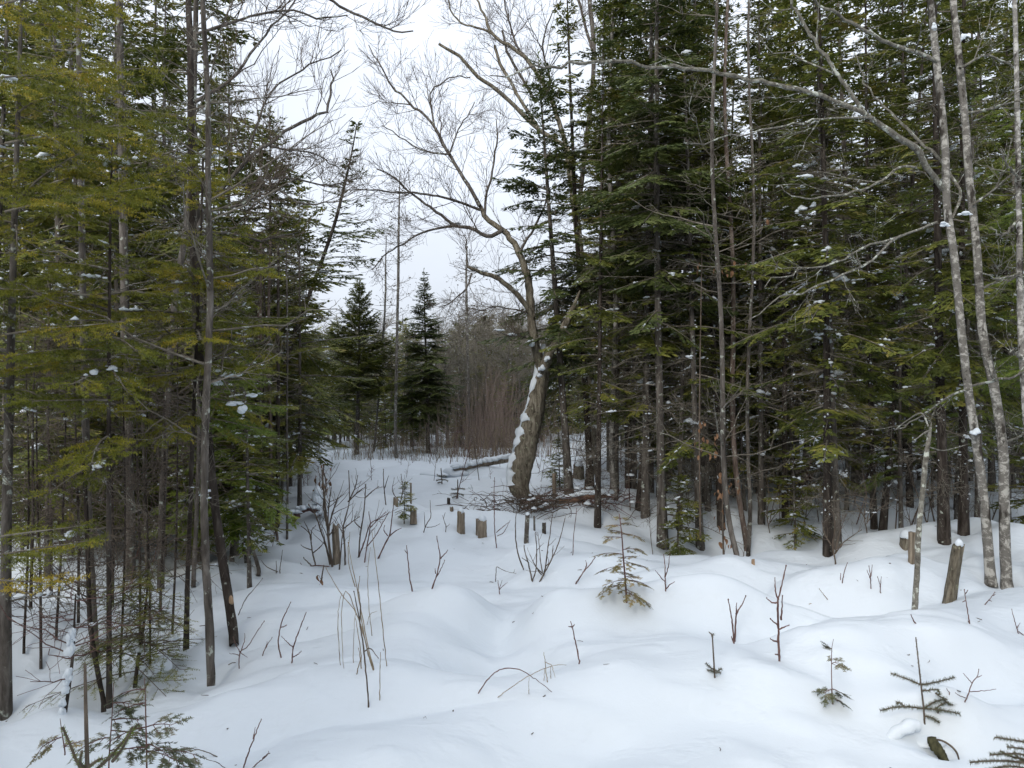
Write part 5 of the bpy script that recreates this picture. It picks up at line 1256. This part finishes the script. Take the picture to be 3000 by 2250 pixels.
leafy('dark stump-side sapling with orange leaves in the left wood', 487, 1555, 8.0, [(483, 1490, 9, 9, 14), (490, 1505, 8, 8, 12)], 3, h=120)
leafy('dry weed with hanging brown leaf in front of the large shrub', 945, 1730, 6.0, [(944, 1690, 2, 3, 8), (932, 1685, 1, 2, 3)], 4, name='dry_weed', h=75)
leafy('dry brown weed clump left of the large shrub', 945, 1560, 8.4, [(945, 1400, 12, 20, 26), (930, 1430, 10, 16, 20), (955, 1450, 8, 14, 20)], 6, name='dry_weed', h=200)
leafy('brown-leafed twig at the left picture edge', 45, 1560, 8.0, [(40, 1520, 7, 12, 12)], 5, h=120)
# ------------------------------------------------------------------ small conifer seedlings in the foreground
def needle_shoot(parent, base, P, R, mat='sapling', wood='twig_brown', name='branch', nl=0.013, seed=1, step=0.0026, round_=True, nw=0.0030, snow=False, under=False):
    rng = np.random.default_rng(seed)
    Q, r = resample(P, R, max(8, 3 * len(P)))
    mb = MB(); tubes(mb, Q - base, r, 6); w = obj(name, mb.mesh(name, wood), parent)
    seg = np.diff(Q, axis=0); L = np.linalg.norm(seg, axis=1); D = nrm(seg)
    ref = np.tile([0, 0, 1.0], (len(D), 1)); ref[np.abs(D[:, 2]) > 0.9] = [1, 0, 0]
    S = nrm(np.cross(D, ref)); N = np.cross(S, D)
    tw = (Q[:-1] - base, D, N, L, np.clip(rng.normal(0.5, 0.15, len(D)), 0, 1))
    mb = MB(); emit_needles(mb, tw, rng, nl, nw, step, round_, (50, 75)); obj('needles', mb.mesh('needles', mat, False), w)['kind'] = 'stuff'
    return w
def fir_seedling(label, base_px, leader, arms, r, seed, nl=0.013, mat='sapling', lead_nl=0.008, d=None, name='fir_seedling', dds=None):
    b = G(*base_px); d = d or b[1]
    if d != b[1]: b = on_ground(at(*base_px, d)[0], d)
    t = thing(name, label, 'seedling', b)
    P, R = path([(leader[0][0], leader[0][1] + 12)] + leader, d, 0, [r, r * 0.9, r * 0.6]); needle_shoot(t, b, P, R, mat, name='stem', nl=lead_nl, seed=seed, step=0.008 if lead_nl < .012 else 0.004)
    rng = np.random.default_rng(seed)
    for k, a in enumerate(arms):
        dd = dds[k] if dds else rng.uniform(-0.08, 0.08)
        P, R = path(a, d, dd, [r * 0.7, r * 0.5, r * 0.45]); needle_shoot(t, b, P, R, mat, seed=seed * 31 + k, nl=nl)
    return t, b
# the fir seedling with spread arms at right
t, b = fir_seedling('fir seedling with bare leader and spread arms in the right foreground', (2709, 2122), [(2709, 2122), (2706, 2075), (2698, 2005), (2692, 1950), (2683, 1867)],
    [[(2697, 2006), (2670, 1994), (2640, 1983), (2610, 1972)], [(2698, 2006), (2730, 2001), (2765, 1993), (2797, 1984)], [(2706, 2076), (2660, 2071), (2620, 2072), (2579, 2082)], [(2706, 2076), (2735, 2058), (2770, 2047), (2804, 2043)],
     [(2706, 2076), (2740, 2078), (2775, 2083), (2813, 2092)], [(2700, 2024), (2725, 2022), (2748, 2020), (2752, 2035)], [(2750, 2080), (2748, 2095), (2760, 2100)], [(2709, 2098), (2730, 2103), (2752, 2118)], [(2650, 2070), (2635, 2058), (2625, 2060)], [(2740, 2030), (2760, 2045), (2775, 2050)], [(2765, 2050), (2785, 2065), (2800, 2062)], [(2740, 2078), (2760, 2062), (2780, 2058)]], 2.9, 1, nl=0.016)
rng = np.random.default_rng(4)
mb = MB(); d = b[1]
arch = [at(x, y, d - 0.06) - b for x, y in ((2604, 2178), (2606, 2160), (2615, 2143), (2632, 2128), (2652, 2118), (2672, 2110), (2690, 2112))]
aq, ar = resample(np.array(arch), np.array([.024, .030, .030, .031, .032, .033, .030]), 34); ar = ar * np.interp(np.arange(34), np.arange(0, 35, 5), [0.8, 1.05, 0.9, 1.1, 0.95, 1.2, 1.0]); ar = ar * 0.8; aq[:, 2] -= 0.022; tubes(mb, aq, ar, 18, rough=0.03, rng=rng); blobs(mb, [arch[0] - [0, 0, .01]], [[.027, .027, .027]], rng, ICO3, 0.03)
blobs(mb, [at(2690, 2165, d) - b], [[.12, .08, .03]], rng, ICO3, 0.03)
o = obj('snow_arch', mb.mesh('snow_arch', 'snowc')); o.location = b.tolist(); tag(o, 'worm-like arch of snow at the foot of the spread fir seedling', 'snow')
# dark hollow with bent mossy branch at its foot
bh = G(2745, 2208); th = thing('mossy_branch', 'dark mossy branch stub bent in a melt hollow below the fir seedling', 'branch', bh); dh = bh[1]
part_tube('stub', th, bh, *path([(2718, 2168), (2730, 2172), (2742, 2190), (2758, 2212), (2772, 2232)], dh - 0.02, -0.04, [9, 15, 16, 14, 9]), 'hole', 10, rough=0.10, K=20)
part_tube('loop', th, bh, *path([(2735, 2166), (2760, 2170), (2785, 2185), (2803, 2205), (2810, 2228)], dh - 0.02, -0.06, [3, 3, 3, 3, 2.5]), 'twig_brown', 6)
# small seedlings
fir_seedling('small fir seedling with a bent-over top on the foreground swell', (2094, 1990), [(2094, 1990), (2092, 1950), (2089, 1900), (2086, 1862), (2077, 1852)], [[(2092, 1962), (2080, 1955), (2068, 1942)], [(2092, 1964), (2103, 1966), (2114, 1958)], [(2092, 1970), (2084, 1964), (2072, 1964)], [(2092, 1972), (2104, 1970), (2112, 1972)], [(2094, 1985), (2104, 1985), (2112, 1988)], [(2086, 1866), (2090, 1856)]], 2.6, 2, nl=0.014, lead_nl=0.007)
fir_seedling('tiny fir seedling on the crest near the fallen log', (1341, 1461), [(1341, 1461), (1341, 1430), (1341, 1405)], [[(1341, 1432), (1330, 1434), (1322, 1432)], [(1341, 1432), (1352, 1431), (1362, 1433)], [(1341, 1445), (1328, 1446), (1320, 1448)], [(1341, 1446), (1350, 1448), (1358, 1452)], [(1341, 1452), (1330, 1456), (1325, 1458)]], 2.0, 3, nl=0.026, lead_nl=0.016)
fir_seedling('tiny fir seedling at the left end of the fallen log', (1295, 1418), [(1295, 1418), (1294, 1396), (1292, 1372)], [[(1294, 1395), (1286, 1394), (1280, 1390)], [(1294, 1395), (1302, 1394), (1308, 1396)], [(1295, 1405), (1284, 1406), (1278, 1408)], [(1295, 1406), (1306, 1406), (1312, 1410)], [(1295, 1412), (1282, 1414)]], 1.8, 4, nl=0.026, lead_nl=0.016)
fir_seedling('thick-shooted fir tip at the bottom left, leader standing tall', (262, 2262), [(256, 2262), (254, 2180), (251, 2060), (249, 1945)], [[(250, 2270), (225, 2230), (205, 2180), (183, 2130)], [(262, 2270), (310, 2230), (355, 2180), (402, 2124)], [(256, 2250), (285, 2228), (300, 2222)], [(256, 2255), (235, 2235), (240, 2200)], [(330, 2230), (360, 2190), (388, 2130)]], 7.5, 5, nl=0.012, mat='bright', lead_nl=0.008, d=2.25)
fir_seedling('fir bough poking in at the bottom right corner', (3060, 2262), [(3060, 2262), (3040, 2225), (3010, 2190)], [[(3040, 2185), (3000, 2174), (2950, 2165), (2914, 2160)], [(3040, 2215), (3000, 2195), (2950, 2188)], [(3040, 2225), (2980, 2208), (2900, 2212)], [(3040, 2240), (2960, 2230), (2880, 2230), (2842, 2234)], [(3000, 2225), (2960, 2215), (2930, 2200)], [(3030, 2255), (2960, 2245), (2890, 2255)], [(3010, 2240), (2990, 2225), (2970, 2205)]], 4.5, 6, nl=0.014, lead_nl=0.012, d=2.7)
# hemlock-like saplings with flat drooping sprays
def sprig_sapling(label, base_px, stem, sprays_, r, seed, mat='cedar', d=None, width=0.0, name='hemlock_sapling', wood='twig_red', tw=0.035):
    b = G(*base_px); d = d or b[1]
    if d != b[1]: b = on_ground(at(*base_px, d)[0], d)
    t = thing(name, label, 'sapling', b); rng = np.random.default_rng(seed)
    P, R = path([(stem[0][0], stem[0][1] + 12)] + stem, d, 0, [r, r * 0.8, r * 0.35]); part_tube('stem', t, b, P, R, wood, 6)
    if d > 4: sprays_ = list(sprays_) + [(x, y - 12 + 8 * (i % 3), az + (70 if i % 2 else -65), el + 6, L * 0.8) for i, (x, y, az, el, L) in enumerate(sprays_) if i % 3 == 0]
    for (x, y, az, el, L) in sprays_:
        tws, ax, sides = spray(at(x, y, d), math.radians(az), math.radians(el), L * (0.62 if d > 4 else 0.68), rng, 0.35, 0.03, 0.024, tw, 0.5, 0.05)
        mb = MB(); tubes(mb, ax - b, np.full((1, 6), 0.0022)[0] * np.linspace(1, 0.5, 6), 4); tubes(mb, sides - b, np.full((len(sides), 2), 0.0012), 3, cap=False)
        o = obj('branch', mb.mesh('branch', wood), t)
        mb = MB(); emit_needles(mb, (tws[0] - b, *tws[1:]), rng, 0.0125, 0.0048, 0.0045); obj('needles', mb.mesh('needles', mat, False), o)['kind'] = 'stuff'
    return t
sprig_sapling('bronze-green hemlock sapling standing alone in mid clearing', (1836, 1765), [(1836, 1765), (1832, 1700), (1826, 1630), (1821, 1560), (1814, 1505)],
    [(1830, 1700, 10, 5, 0.20), (1830, 1700, 175, 2, 0.17), (1829, 1660, 190, 10, 0.22), (1828, 1650, -10, 10, 0.20), (1826, 1625, 170, 15, 0.24), (1826, 1610, 5, 12, 0.20), (1822, 1575, 185, 15, 0.15), (1821, 1565, -5, 10, 0.17), (1818, 1540, 180, 20, 0.08), (1817, 1535, 0, 20, 0.08), (1832, 1710, 200, 0, 0.24), (1828, 1640, 260, 5, 0.14), (1833, 1735, -10, -8, 0.22), (1830, 1680, 80, 5, 0.15)], 3.2, 1)
sprig_sapling('spindly hemlock seedling with sparse tufts in the right foreground', (2440, 2064), [(2440, 2064), (2437, 2010), (2436, 1950), (2437, 1900), (2442, 1872)],
    [(2437, 2018, 10, -10, 0.06), (2437, 2020, 190, -5, 0.045), (2438, 2040, 20, -25, 0.05), (2436, 1945, 15, 30, 0.05), (2437, 1902, 160, 50, 0.02)], 1.8, 2, mat='sapling')
sprig_sapling('cedar-like sprig with drooping fronds at bottom left', (430, 2262), [(430, 2262), (429, 2180), (427, 2100), (426, 2040), (423, 1985)],
    [(429, 2205, 15, 10, 0.22), (429, 2200, 5, -5, 0.18), (428, 2130, 10, 20, 0.12), (428, 2130, 190, 0, 0.14), (427, 2060, 180, 0, 0.12), (426, 2020, 185, 10, 0.10), (429, 2180, -30, 10, 0.18), (429, 2190, 175, 5, 0.16)], 3.0, 3, d=2.4, mat='sapling', tw=0.028)
sprig_sapling('second cedar-like sprig left of the first at bottom left', (318, 2262), [(318, 2262), (322, 2180), (328, 2100), (333, 2000)],
    [(324, 2140, 5, 0, 0.14), (326, 2110, 15, 10, 0.12), (322, 2160, 190, 0, 0.12), (330, 2060, 10, 10, 0.08), (320, 2200, 10, 15, 0.14)], 2.8, 4, d=2.45, mat='sapling', tw=0.028)
sprig_sapling('thin red stem with one frond at the bottom left corner', (190, 2200), [(190, 2200), (182, 2150), (176, 2105)], [(180, 2160, 190, -10, 0.09), (186, 2190, 60, 20, 0.05)], 2.4, 5, d=2.5, mat='cedar', tw=0.03)
# bushy dark spruce boughs low at left, with snow
def low_boughs():
    rng = np.random.default_rng(9); b = G(330, 2010)
    t = thing('low_fir', 'low scraggly dark fir with half-bare boughs around the thin left stems', 'fir tree', b)
    P, R = path([(395, 2015), (405, 1930), (420, 1840), (430, 1740), (436, 1640)], b[1], 0.1, [6, 5, 4, 3, 2]); part_tube('trunk', t, b, P, R, 'bark_dark', 6)
    for k in range(58):
        u = rng.uniform(0.1, 1); p = np.array([np.interp(u, np.linspace(0, 1, 5), P[:, c]) for c in range(3)])
        L = rng.uniform(0.18, 0.55) * (1.15 - 0.6 * u)
        tws, ax, sides = spray(p, rng.uniform(0, 6.28), rng.uniform(-0.3, 0.4), L, rng, 0.3, 0.06, 0.045, 0.05, 0.45)
        keep = rng.random(len(tws[0])) < 0.75
        mb = MB(); tubes(mb, ax - b, 0.0035 * np.linspace(1, 0.4, 6), 4); tubes(mb, sides - b, np.full((len(sides), 2), 0.0014), 3, cap=False)
        o = obj('branch', mb.mesh('branch', 'twig_brown'), t)
        mb = MB(); emit_needles(mb, (tws[0][keep] - b, *[q[keep] for q in tws[1:]]), rng, 0.012, 0.004, 0.008); obj('needles', mb.mesh('needles', 'fir', False), o)['kind'] = 'stuff'
    snow_lumps('snow_clump', t, b, [G(475, 1980) + [0, 0, .05], at(412, 1900, b[1]), at(510, 1870, b[1]), at(225, 1750, b[1])], [[.07, .06, .07], [.07, .05, .02], [.03, .03, .025], [.02, .02, .02]], 7, ICO3)
low_boughs()
def bare_snowy():
    rng = np.random.default_rng(19); b = G(195, 2090); d = b[1]
    t = thing('snow_plastered_sapling', 'bare sapling plastered with a column of snow at lower left', 'sapling', b)
    P, R = path([(190, 2095), (205, 1990), (215, 1900), (218, 1820), (222, 1740)], d, 0.1, [5, 5, 4, 3, 2]); part_tube('stem', t, b, P, R, 'bark_dark', 6)
    Q, r = resample(P, R, 24); C, Rr = shoots(Q[None], r[None], rng, 16, 0.2, 0.6, (60, 100), 0.1, K=6, rk=0.6, smin=0.25)
    C2, R2 = shoots(C, Rr, rng, 5, 0.06, 0.2, (35, 65), 0.0, K=4)
    twig_part('twigs', t, b, [C, C2], [np.maximum(Rr, .002), np.maximum(R2, .0013)], 'twig_red')
    Pc, Rc = resample(P[:5], R[:5], 40); kk = sorted(rng.choice(27, 13, replace=False))
    snow_lumps('snow_patch', t, b, [Pc[k] + [-0.008, -0.014, 0] for k in kk], [[0.022 * rng.uniform(0.6, 1.2), 0.02, 0.036 * rng.uniform(0.6, 1.5)] for k in kk], 11)
bare_snowy()
# big snow cushions on the boughs beside the dark stem
def cushions():
    d = 7.4; b = on_ground(at(690, 1700, d)[0], d)
    t = place_conifer(V['lowB'], 'fir_tree', 'green fir carrying big snow cushions right of the young birch', b, None, 0.6, 0.8)
    snow_lumps('snow_clump', t, b, [at(632, 1078, d - .1), at(668, 1095, d - .1), at(632, 1122, d - .1), at(742, 1162, d), at(690, 1185, d), at(705, 1205, d), at(720, 1100, d), at(1010, 1275, d + 4)][:7], [[.08, .06, .05], [.14, .08, .055], [.08, .06, .05], [.055, .05, .03], [.095, .06, .045], [.045, .05, .08], [.05, .05, .025]], 12, ICO3)
cushions()
# reddish alder thicket beyond the crest
def thicket():
    rng = np.random.default_rng(23); n = 520
    x = np.where(rng.random(n) < 0.7, rng.normal(-0.42, 0.52, n), rng.uniform(-3.2, 1.6, n)); y = rng.uniform(15.5, 20.5, n); z = ground_h(x, y)
    H = rng.uniform(0.5, 2.1, n) * np.clip(1.05 - 0.35 * np.abs(x + 0.4), 0.35, 1); u = np.linspace(0, 1, 6)
    lean = rng.normal(0, 0.10, (n, 2))
    C = np.stack([x[:, None] + lean[:, :1] * H[:, None] * u, y[:, None] + lean[:, 1:] * H[:, None] * u, z[:, None] - 0.05 + H[:, None] * u], -1) + rng.normal(0, 0.015, (n, 6, 3))
    R = np.full((n, 6), 0.006) * np.linspace(1, 0.4, 6)
    C2, R2 = shoots(C, R, rng, 4, 0.2, 0.6, (15, 35), 0.1, K=4)
    mb = MB(); tubes(mb, C, R, 3, cap=False); tubes(mb, C2, np.maximum(R2, .002), 3, cap=False)
    o = obj('thicket', mb.mesh('thicket', 'redthicket')); tag(o, 'dense reddish thicket of bare alder stems beyond the snow crest', 'thicket', kind='stuff')
    n = 340; x = rng.uniform(-3.6, 1.5, n); y = rng.uniform(14.6, 17.5, n); z = ground_h(x, y); H = rng.uniform(0.25, 0.9, n); lean = rng.normal(0, 0.2, (n, 2))
    C = np.stack([x[:, None] + lean[:, :1] * H[:, None] * u, y[:, None] + lean[:, 1:] * H[:, None] * u, z[:, None] - 0.05 + H[:, None] * u], -1)
    R = np.full((n, 6), 0.004) * np.linspace(1, 0.4, 6); C2, R2 = shoots(C, R, rng, 3, 0.1, 0.3, (20, 45), 0.1, K=4)
    mb = MB(); tubes(mb, C, R, 3, cap=False); tubes(mb, C2, np.maximum(R2, .002), 3, cap=False)
    o = obj('weeds', mb.mesh('weeds', 'straw')); tag(o, 'dry brown weeds along the far edge of the clearing', 'weeds', kind='stuff')
thicket()
# ------------------------------------------------------------------ the stands on both sides, tree by tree
SR = np.random.default_rng(77)
_N1 = 'first second third fourth fifth sixth seventh eighth ninth tenth eleventh twelfth thirteenth fourteenth fifteenth sixteenth seventeenth eighteenth nineteenth'.split()
def nth(i):
    if i < 20: return _N1[i - 1]
    t, u = divmod(i, 10)
    return ({2: 'twentieth', 3: 'thirtieth', 4: 'fortieth', 5: 'fiftieth'}[t] if u == 0 else {2: 'twenty-', 3: 'thirty-', 4: 'forty-', 5: 'fifty-'}[t] + _N1[u - 1])
def stand(n, xlo, xhi, dlo, dhi, kinds, label, group, name='fir_tree', cat='fir tree', smin=0.75, smax=1.2, gap=0.5, power=1.0, ordinal=False):
    """trees scattered over a wedge: xlo/xhi are slopes x/y seen from the clearing's near edge"""
    c = 0; tries = 0; made = []
    while c < n and tries < n * 40:
        tries += 1
        y = dlo + (dhi - dlo) * SR.random() ** power; x = y * SR.uniform(xlo, xhi)
        if not free(x, y, gap): continue
        _placed.append((x, y))
        k = kinds[SR.integers(len(kinds))]
        o = place_conifer(V[k], name, label, on_ground(x, y), group, SR.uniform(0, 6.28), SR.uniform(smin, smax), tk=SR.uniform(0.6, 1.05), cat=cat,
                      tilt=(SR.normal(0, 0.02), SR.normal(0, 0.02)))
        c += 1; made.append((abs(x / y + 0.1), o))
    if ordinal:
        for i, (_, o) in enumerate(sorted(made, key=lambda q: q[0])): o['label'] = label + ', ' + nth(i + 1) + ' outward from the sky gap'
stand(44, 0.10, 0.76, 8.6, 14.5, ['poleA', 'tallD', 'tallA', 'edgeA', 'tallC', 'edgeC', 'edgeB', 'tallC'], 'slim front-rank fir of the stand on the right', 'front firs of the stand on the right', ordinal=True)
stand(28, 0.10, 0.80, 14, 27, ['tallA', 'tallB', 'tallC', 'tallE'], 'fir deep inside the stand on the right, mostly hidden', 'deep firs of the stand on the right', power=0.8, gap=0.8)
stand(30, -0.76, -0.36, 7.0, 13.5, ['tallA', 'tallD', 'tallC', 'poleA', 'edgeA', 'tallC'], 'slim front-rank fir of the stand on the left', 'front firs of the stand on the left', ordinal=True)
stand(25, -0.80, -0.36, 13, 26, ['tallA', 'tallB', 'tallC', 'tallD', 'lowB'], 'fir deep inside the stand on the left, mostly hidden', 'deep firs of the stand on the left', power=0.8, gap=0.8)
stand(34, 0.10, 0.75, 9.6, 20, ['lowA', 'lowB', 'mid', 'mid', 'lowB'], 'low bushy fir under the right stand', 'low firs under the right-hand stand', ordinal=True)
stand(44, -0.72, -0.27, 7.6, 15, ['lowA', 'lowB', 'mid', 'lowB', 'mid'], 'low bushy fir under the left stand', 'low firs under the left-hand stand', ordinal=True)
stand(24, -0.26, 0.07, 19, 25, ['lowA', 'lowB', 'lowB', 'lowC'], 'low snow-flecked fir behind the snow crest at the gap', 'low firs at the far end of the clearing', smin=0.7, smax=1.0)
stand(24, -0.28, 0.09, 21.5, 27, ['lowB', 'mid', 'mid', 'lowB'], 'conifer in the even treeline behind the gap', 'treeline behind the gap', smin=0.55, smax=0.8, gap=0.5)

stand(22, 0.12, 0.72, 9.2, 15, ['poleA', 'poleA', 'tallD'], 'spindly pole-like fir inside the right stand', 'spindly firs inside the right stand', smin=0.55, smax=0.85, gap=0.3, ordinal=True)
stand(16, 0.14, 0.72, 11, 17, ['mid', 'lowB', 'tallC'], 'ragged fir filling the dark right stand', 'ragged firs filling the right stand', ordinal=True, smin=0.7, smax=1.0, gap=0.4)
stand(14, 0.14, 0.70, 9.0, 11.5, ['mid', 'lowB', 'mid'], 'knee-high-boughed small fir at the edge of the right stand', 'small firs edging the right stand', smin=0.5, smax=0.75, gap=0.3, ordinal=True)
stand(16, -0.66, -0.34, 5.9, 8.2, ['lowA', 'lowB', 'mid'], 'low green fir in the near-left undergrowth', 'low green firs in the near-left undergrowth', smin=0.45, smax=0.75, gap=0.35, ordinal=True)
# the wood beyond what can be told apart: far rows and unseen trees added outside the view to shade the foreground snow, one mass
def far_wood_and_shade_trees():
    rng = np.random.default_rng(41); mf = MB(); mt = MB(); tw = []; P = []; R = []
    spots = [(x, y, rng.uniform(7, 9), 1.4, 0.95) for x, y in ((-3.2, -1.5), (1.4, -4.8), (3.6, -3.0), (4.8, -0.6), (-4.6, 0.4), (3.2, -7.0), (0.2, -8.2), (6.2, -4.0), (-6.0, -3.2), (5.6, 2.0), (0.6, -3.0), (2.6, -2.2), (-2.9, -0.2), (4.2, 1.2), (-0.2, -4.6), (2.2, -4.0), (-3.6, -2.6), (3.4, -0.8), (-1.0, -11), (5.0, -9.5), (2.0, -10.5))]  # behind and beside the camera: added to shade the foreground, open towards the sun
    for k in range(58): y = rng.uniform(27, 38); spots.append((y * rng.uniform(-0.32, 0.11), y, rng.uniform(3.4, 4.6), 0.5, 0.8))
    for k in range(46): y = rng.uniform(38, 62); spots.append((y * rng.uniform(-0.36, 0.14), y, rng.uniform(4.4, 6.0), 0.6, 1.0))
    for (x, y, H, hc, Rm) in spots:
        b = on_ground(x, y); P.append(b + np.array([[0, 0, -0.2], [0.03, 0, H * 0.5], [0, 0, H]])); R.append([0.06, 0.04, 0.008]); z = hc
        while z < H - 0.1:
            f = (H - z) / (H - hc)
            for j in range(3):
                L = max(0.14, Rm * min(1, (f * 1.25) ** 0.7) * rng.uniform(0.5, 1.15))
                t, ax, sd = spray(b + np.array([0, 0, z + rng.uniform(-.1, .1)]), rng.uniform(0, 6.28), math.radians(-5 + 45 * (1 - f)), L, rng, 0.25, 0.26, 0.23, 0.32, 0.5); tw.append(t)
            z += 0.27
    T = join_tw(tw); emit_strips(mf, T, rng, 0.09)
    o = obj('far_wood_and_shade_trees', mf.mesh('far_wood_and_shade_trees', 'fir', False)); tag(o, 'far dark wood beyond the gap plus unseen trees added to shade the clearing', 'wood', kind='stuff')
    tubes(mt, np.array(P), np.array(R), 5); k = obj('trunks', mt.mesh('trunks', 'bark_dark'), o); k['kind'] = 'stuff'
far_wood_and_shade_trees()
# grey leafless trees far behind the gap
GREY = []
for k, (x, top, d) in enumerate([(1350, 900, 21), (1020, 980, 24), (1100, 960, 26), (1220, 960, 25), (1280, 980, 22), (1400, 960, 22), (1520, 980, 21), (1560, 940, 23), (1310, 990, 19.5), (1480, 960, 20), (1430, 1000, 19.5), (1180, 1000, 22), (1590, 900, 24), (980, 1000, 22), (1330, 960, 24), (1420, 880, 26), (1460, 905, 25), (1500, 930, 28), (1390, 930, 30), (1540, 900, 27), (960, 960, 27), (1120, 930, 29), (1300, 930, 31), (1440, 940, 33)]):
    b = on_ground(at(x, 1300, d)[0], d); rng = np.random.default_rng(500 + k)
    t = thing('bare_tree', 'grey leafless tree far behind the gap, one of a hazy row', 'tree', b, 'grey leafless trees far behind the gap')
    H = 1.6 + (1125 - top) * d / FPX + 0.3
    if len(GREY) < 5:
        z = np.linspace(0, 4.0, 14); Q = np.stack([rng.normal(0, 0.02, 14) + 0.04 * z * rng.normal(), rng.normal(0, 0.02, 14), z - 0.2], 1); r = 0.05 * (1 - z / 4.0) + 0.006
        mb = MB(); tubes(mb, Q, r, 6)
        C, Rr = shoots(Q[None], r[None], rng, 56, 0.4, 1.3, (40, 85), 0.2, K=6, rk=0.4, smin=0.12)
        C2, R2 = shoots(C, Rr, rng, 7, 0.2, 0.6, (30, 60), 0.1, K=4, rk=0.8); C3, R3 = shoots(C2, R2, rng, 3, 0.1, 0.35, (30, 60), 0.0, K=3, rk=0.8)
        mc = MB()
        for cc, rr in ((C, np.maximum(Rr, .006)), (C2, np.maximum(R2, .004)), (C3, np.maximum(R3, .003))): tubes(mc, cc, rr, 3, cap=False)
        GREY.append((mb.mesh('trunk', 'bark_grey'), mc.mesh('crown', 'greytwig')))
    g = GREY[k % 5]; t.scale = (1, 1, H / 4.0); t.rotation_euler = (0, 0, 1.3 * k)
    obj('trunk', g[0], t); obj('crown', g[1], t)['kind'] = 'stuff'

# thin bare shoots all over the forest floor, shrub by shrub
def shoot_variant(seed, H):
    rng = np.random.default_rng(seed); n = rng.integers(1, 4); z = np.linspace(0, 1, 7)
    out = []
    for k in range(n):
        ln = rng.normal(0, 0.22, 2); h = H * rng.uniform(0.6, 1.0)
        C = np.stack([ln[0] * h * z + rng.normal(0, 0.01, 7) * z, ln[1] * h * z, h * z - 0.05], 1)[None]; R = (0.006 * np.linspace(1, 0.4, 7))[None] * (0.6 + 0.5 * H)
        C2, R2 = shoots(C, R, rng, 6, 0.15 * h, 0.45 * h, (30, 60), 0.15, K=5, rk=0.6, smin=0.2); C3, R3 = shoots(C2, R2, rng, 3, 0.08 * h, 0.2 * h, (30, 60), 0.1, K=4, rk=0.7)
        mb = MB(); tubes(mb, C, R, 4); tubes(mb, C2, np.maximum(R2, .0016), 3, cap=False); tubes(mb, C3, np.maximum(R3, .0012), 3, cap=False)
        out.append(mb.mesh('stem', 'twig_brown' if seed % 2 else 'twig_red'))
    return out
SV = [shoot_variant(600 + k, (0.4, 0.7, 1.0, 1.4, 0.8, 1.7)[k]) for k in range(6)]
def undergrowth(n, xlo, xhi, dlo, dhi, label, group, hmax=6):
    for k in range(n):
        y = SR.uniform(dlo, dhi); x = y * SR.uniform(xlo, xhi)
        t = thing('bare_shrub', label, 'shrub', on_ground(x, y), group, SR.uniform(0, 6.28), SR.uniform(0.7, 1.2))
        for me in SV[SR.integers(hmax)]: obj('stem', me, t)
undergrowth(46, -0.66, -0.28, 6.2, 12, 'thin bare shrub on the snowy floor of the left-hand stand', 'bare shrubs under the left-hand stand')
undergrowth(70, 0.14, 0.66, 8.2, 14, 'thin bare shrub on the snowy floor of the right-hand stand', 'bare shrubs under the right-hand stand')
undergrowth(26, -0.27, 0.08, 10.5, 15, 'small bare shrub on the far part of the open snow', 'bare shrubs on the far open snow', 3)

# bits of bark, needles and broken twigs lying on the snow
def litter():
    rng = np.random.default_rng(31); n = 380
    y = rng.uniform(2.4, 13, n); x = y * rng.uniform(-0.62, 0.62, n); k = rng.random(n) < 0.8
    for i in np.nonzero(k)[0]:
        q = _placed[rng.integers(len(_placed))]
        if 2 < q[1] < 13: x[i], y[i] = q[0] + rng.normal(0, 0.45), q[1] + rng.normal(0, 0.45) - 0.15
    z = ground_h(x, y) + 0.002; az = rng.uniform(0, 6.28, n); L = rng.uniform(0.006, 0.045, n) 
    d = np.stack([np.cos(az), np.sin(az), rng.uniform(-0.1, 0.25, n)], 1) * L[:, None]; p = np.stack([x, y, z], 1)
    mb = MB(); tubes(mb, np.stack([p - d / 2, p + d * 0.1 + rng.normal(0, 0.002, (n, 3)), p + d / 2], 1), np.full((n, 3), 1) * rng.uniform(0.0009, 0.0032, n)[:, None], 4)
    o = obj('litter', mb.mesh('litter', 'twig_brown')); tag(o, 'tiny bits of bark, twig and needles scattered over the snow', 'litter', kind='stuff')
litter()

# melt wells: the snow sinks a little round every stem of the front ranks
def melt_wells():
    me = bpy.data.objects['ground'].data; n = len(me.vertices); co = np.zeros(n * 3, np.float32); me.vertices.foreach_get('co', co); co = co.reshape(-1, 3)
    sel = np.nonzero((np.abs(co[:, 0]) < 9) & (co[:, 1] > 2) & (co[:, 1] < 13.5))[0]; P = co[sel]; dz = np.zeros(len(sel))
    for x, y in _placed:
        if not (2 < y < 13.2 and abs(x) < 8.5): continue
        r2 = (P[:, 0] - x) ** 2 + (P[:, 1] - y) ** 2; k = r2 < 0.5
        dz[k] = np.minimum(dz[k], -0.075 * np.exp(-r2[k] / (2 * 0.12 ** 2)))
    co[sel, 2] += dz; me.vertices.foreach_set('co', co.ravel()); me.update()
melt_wells()
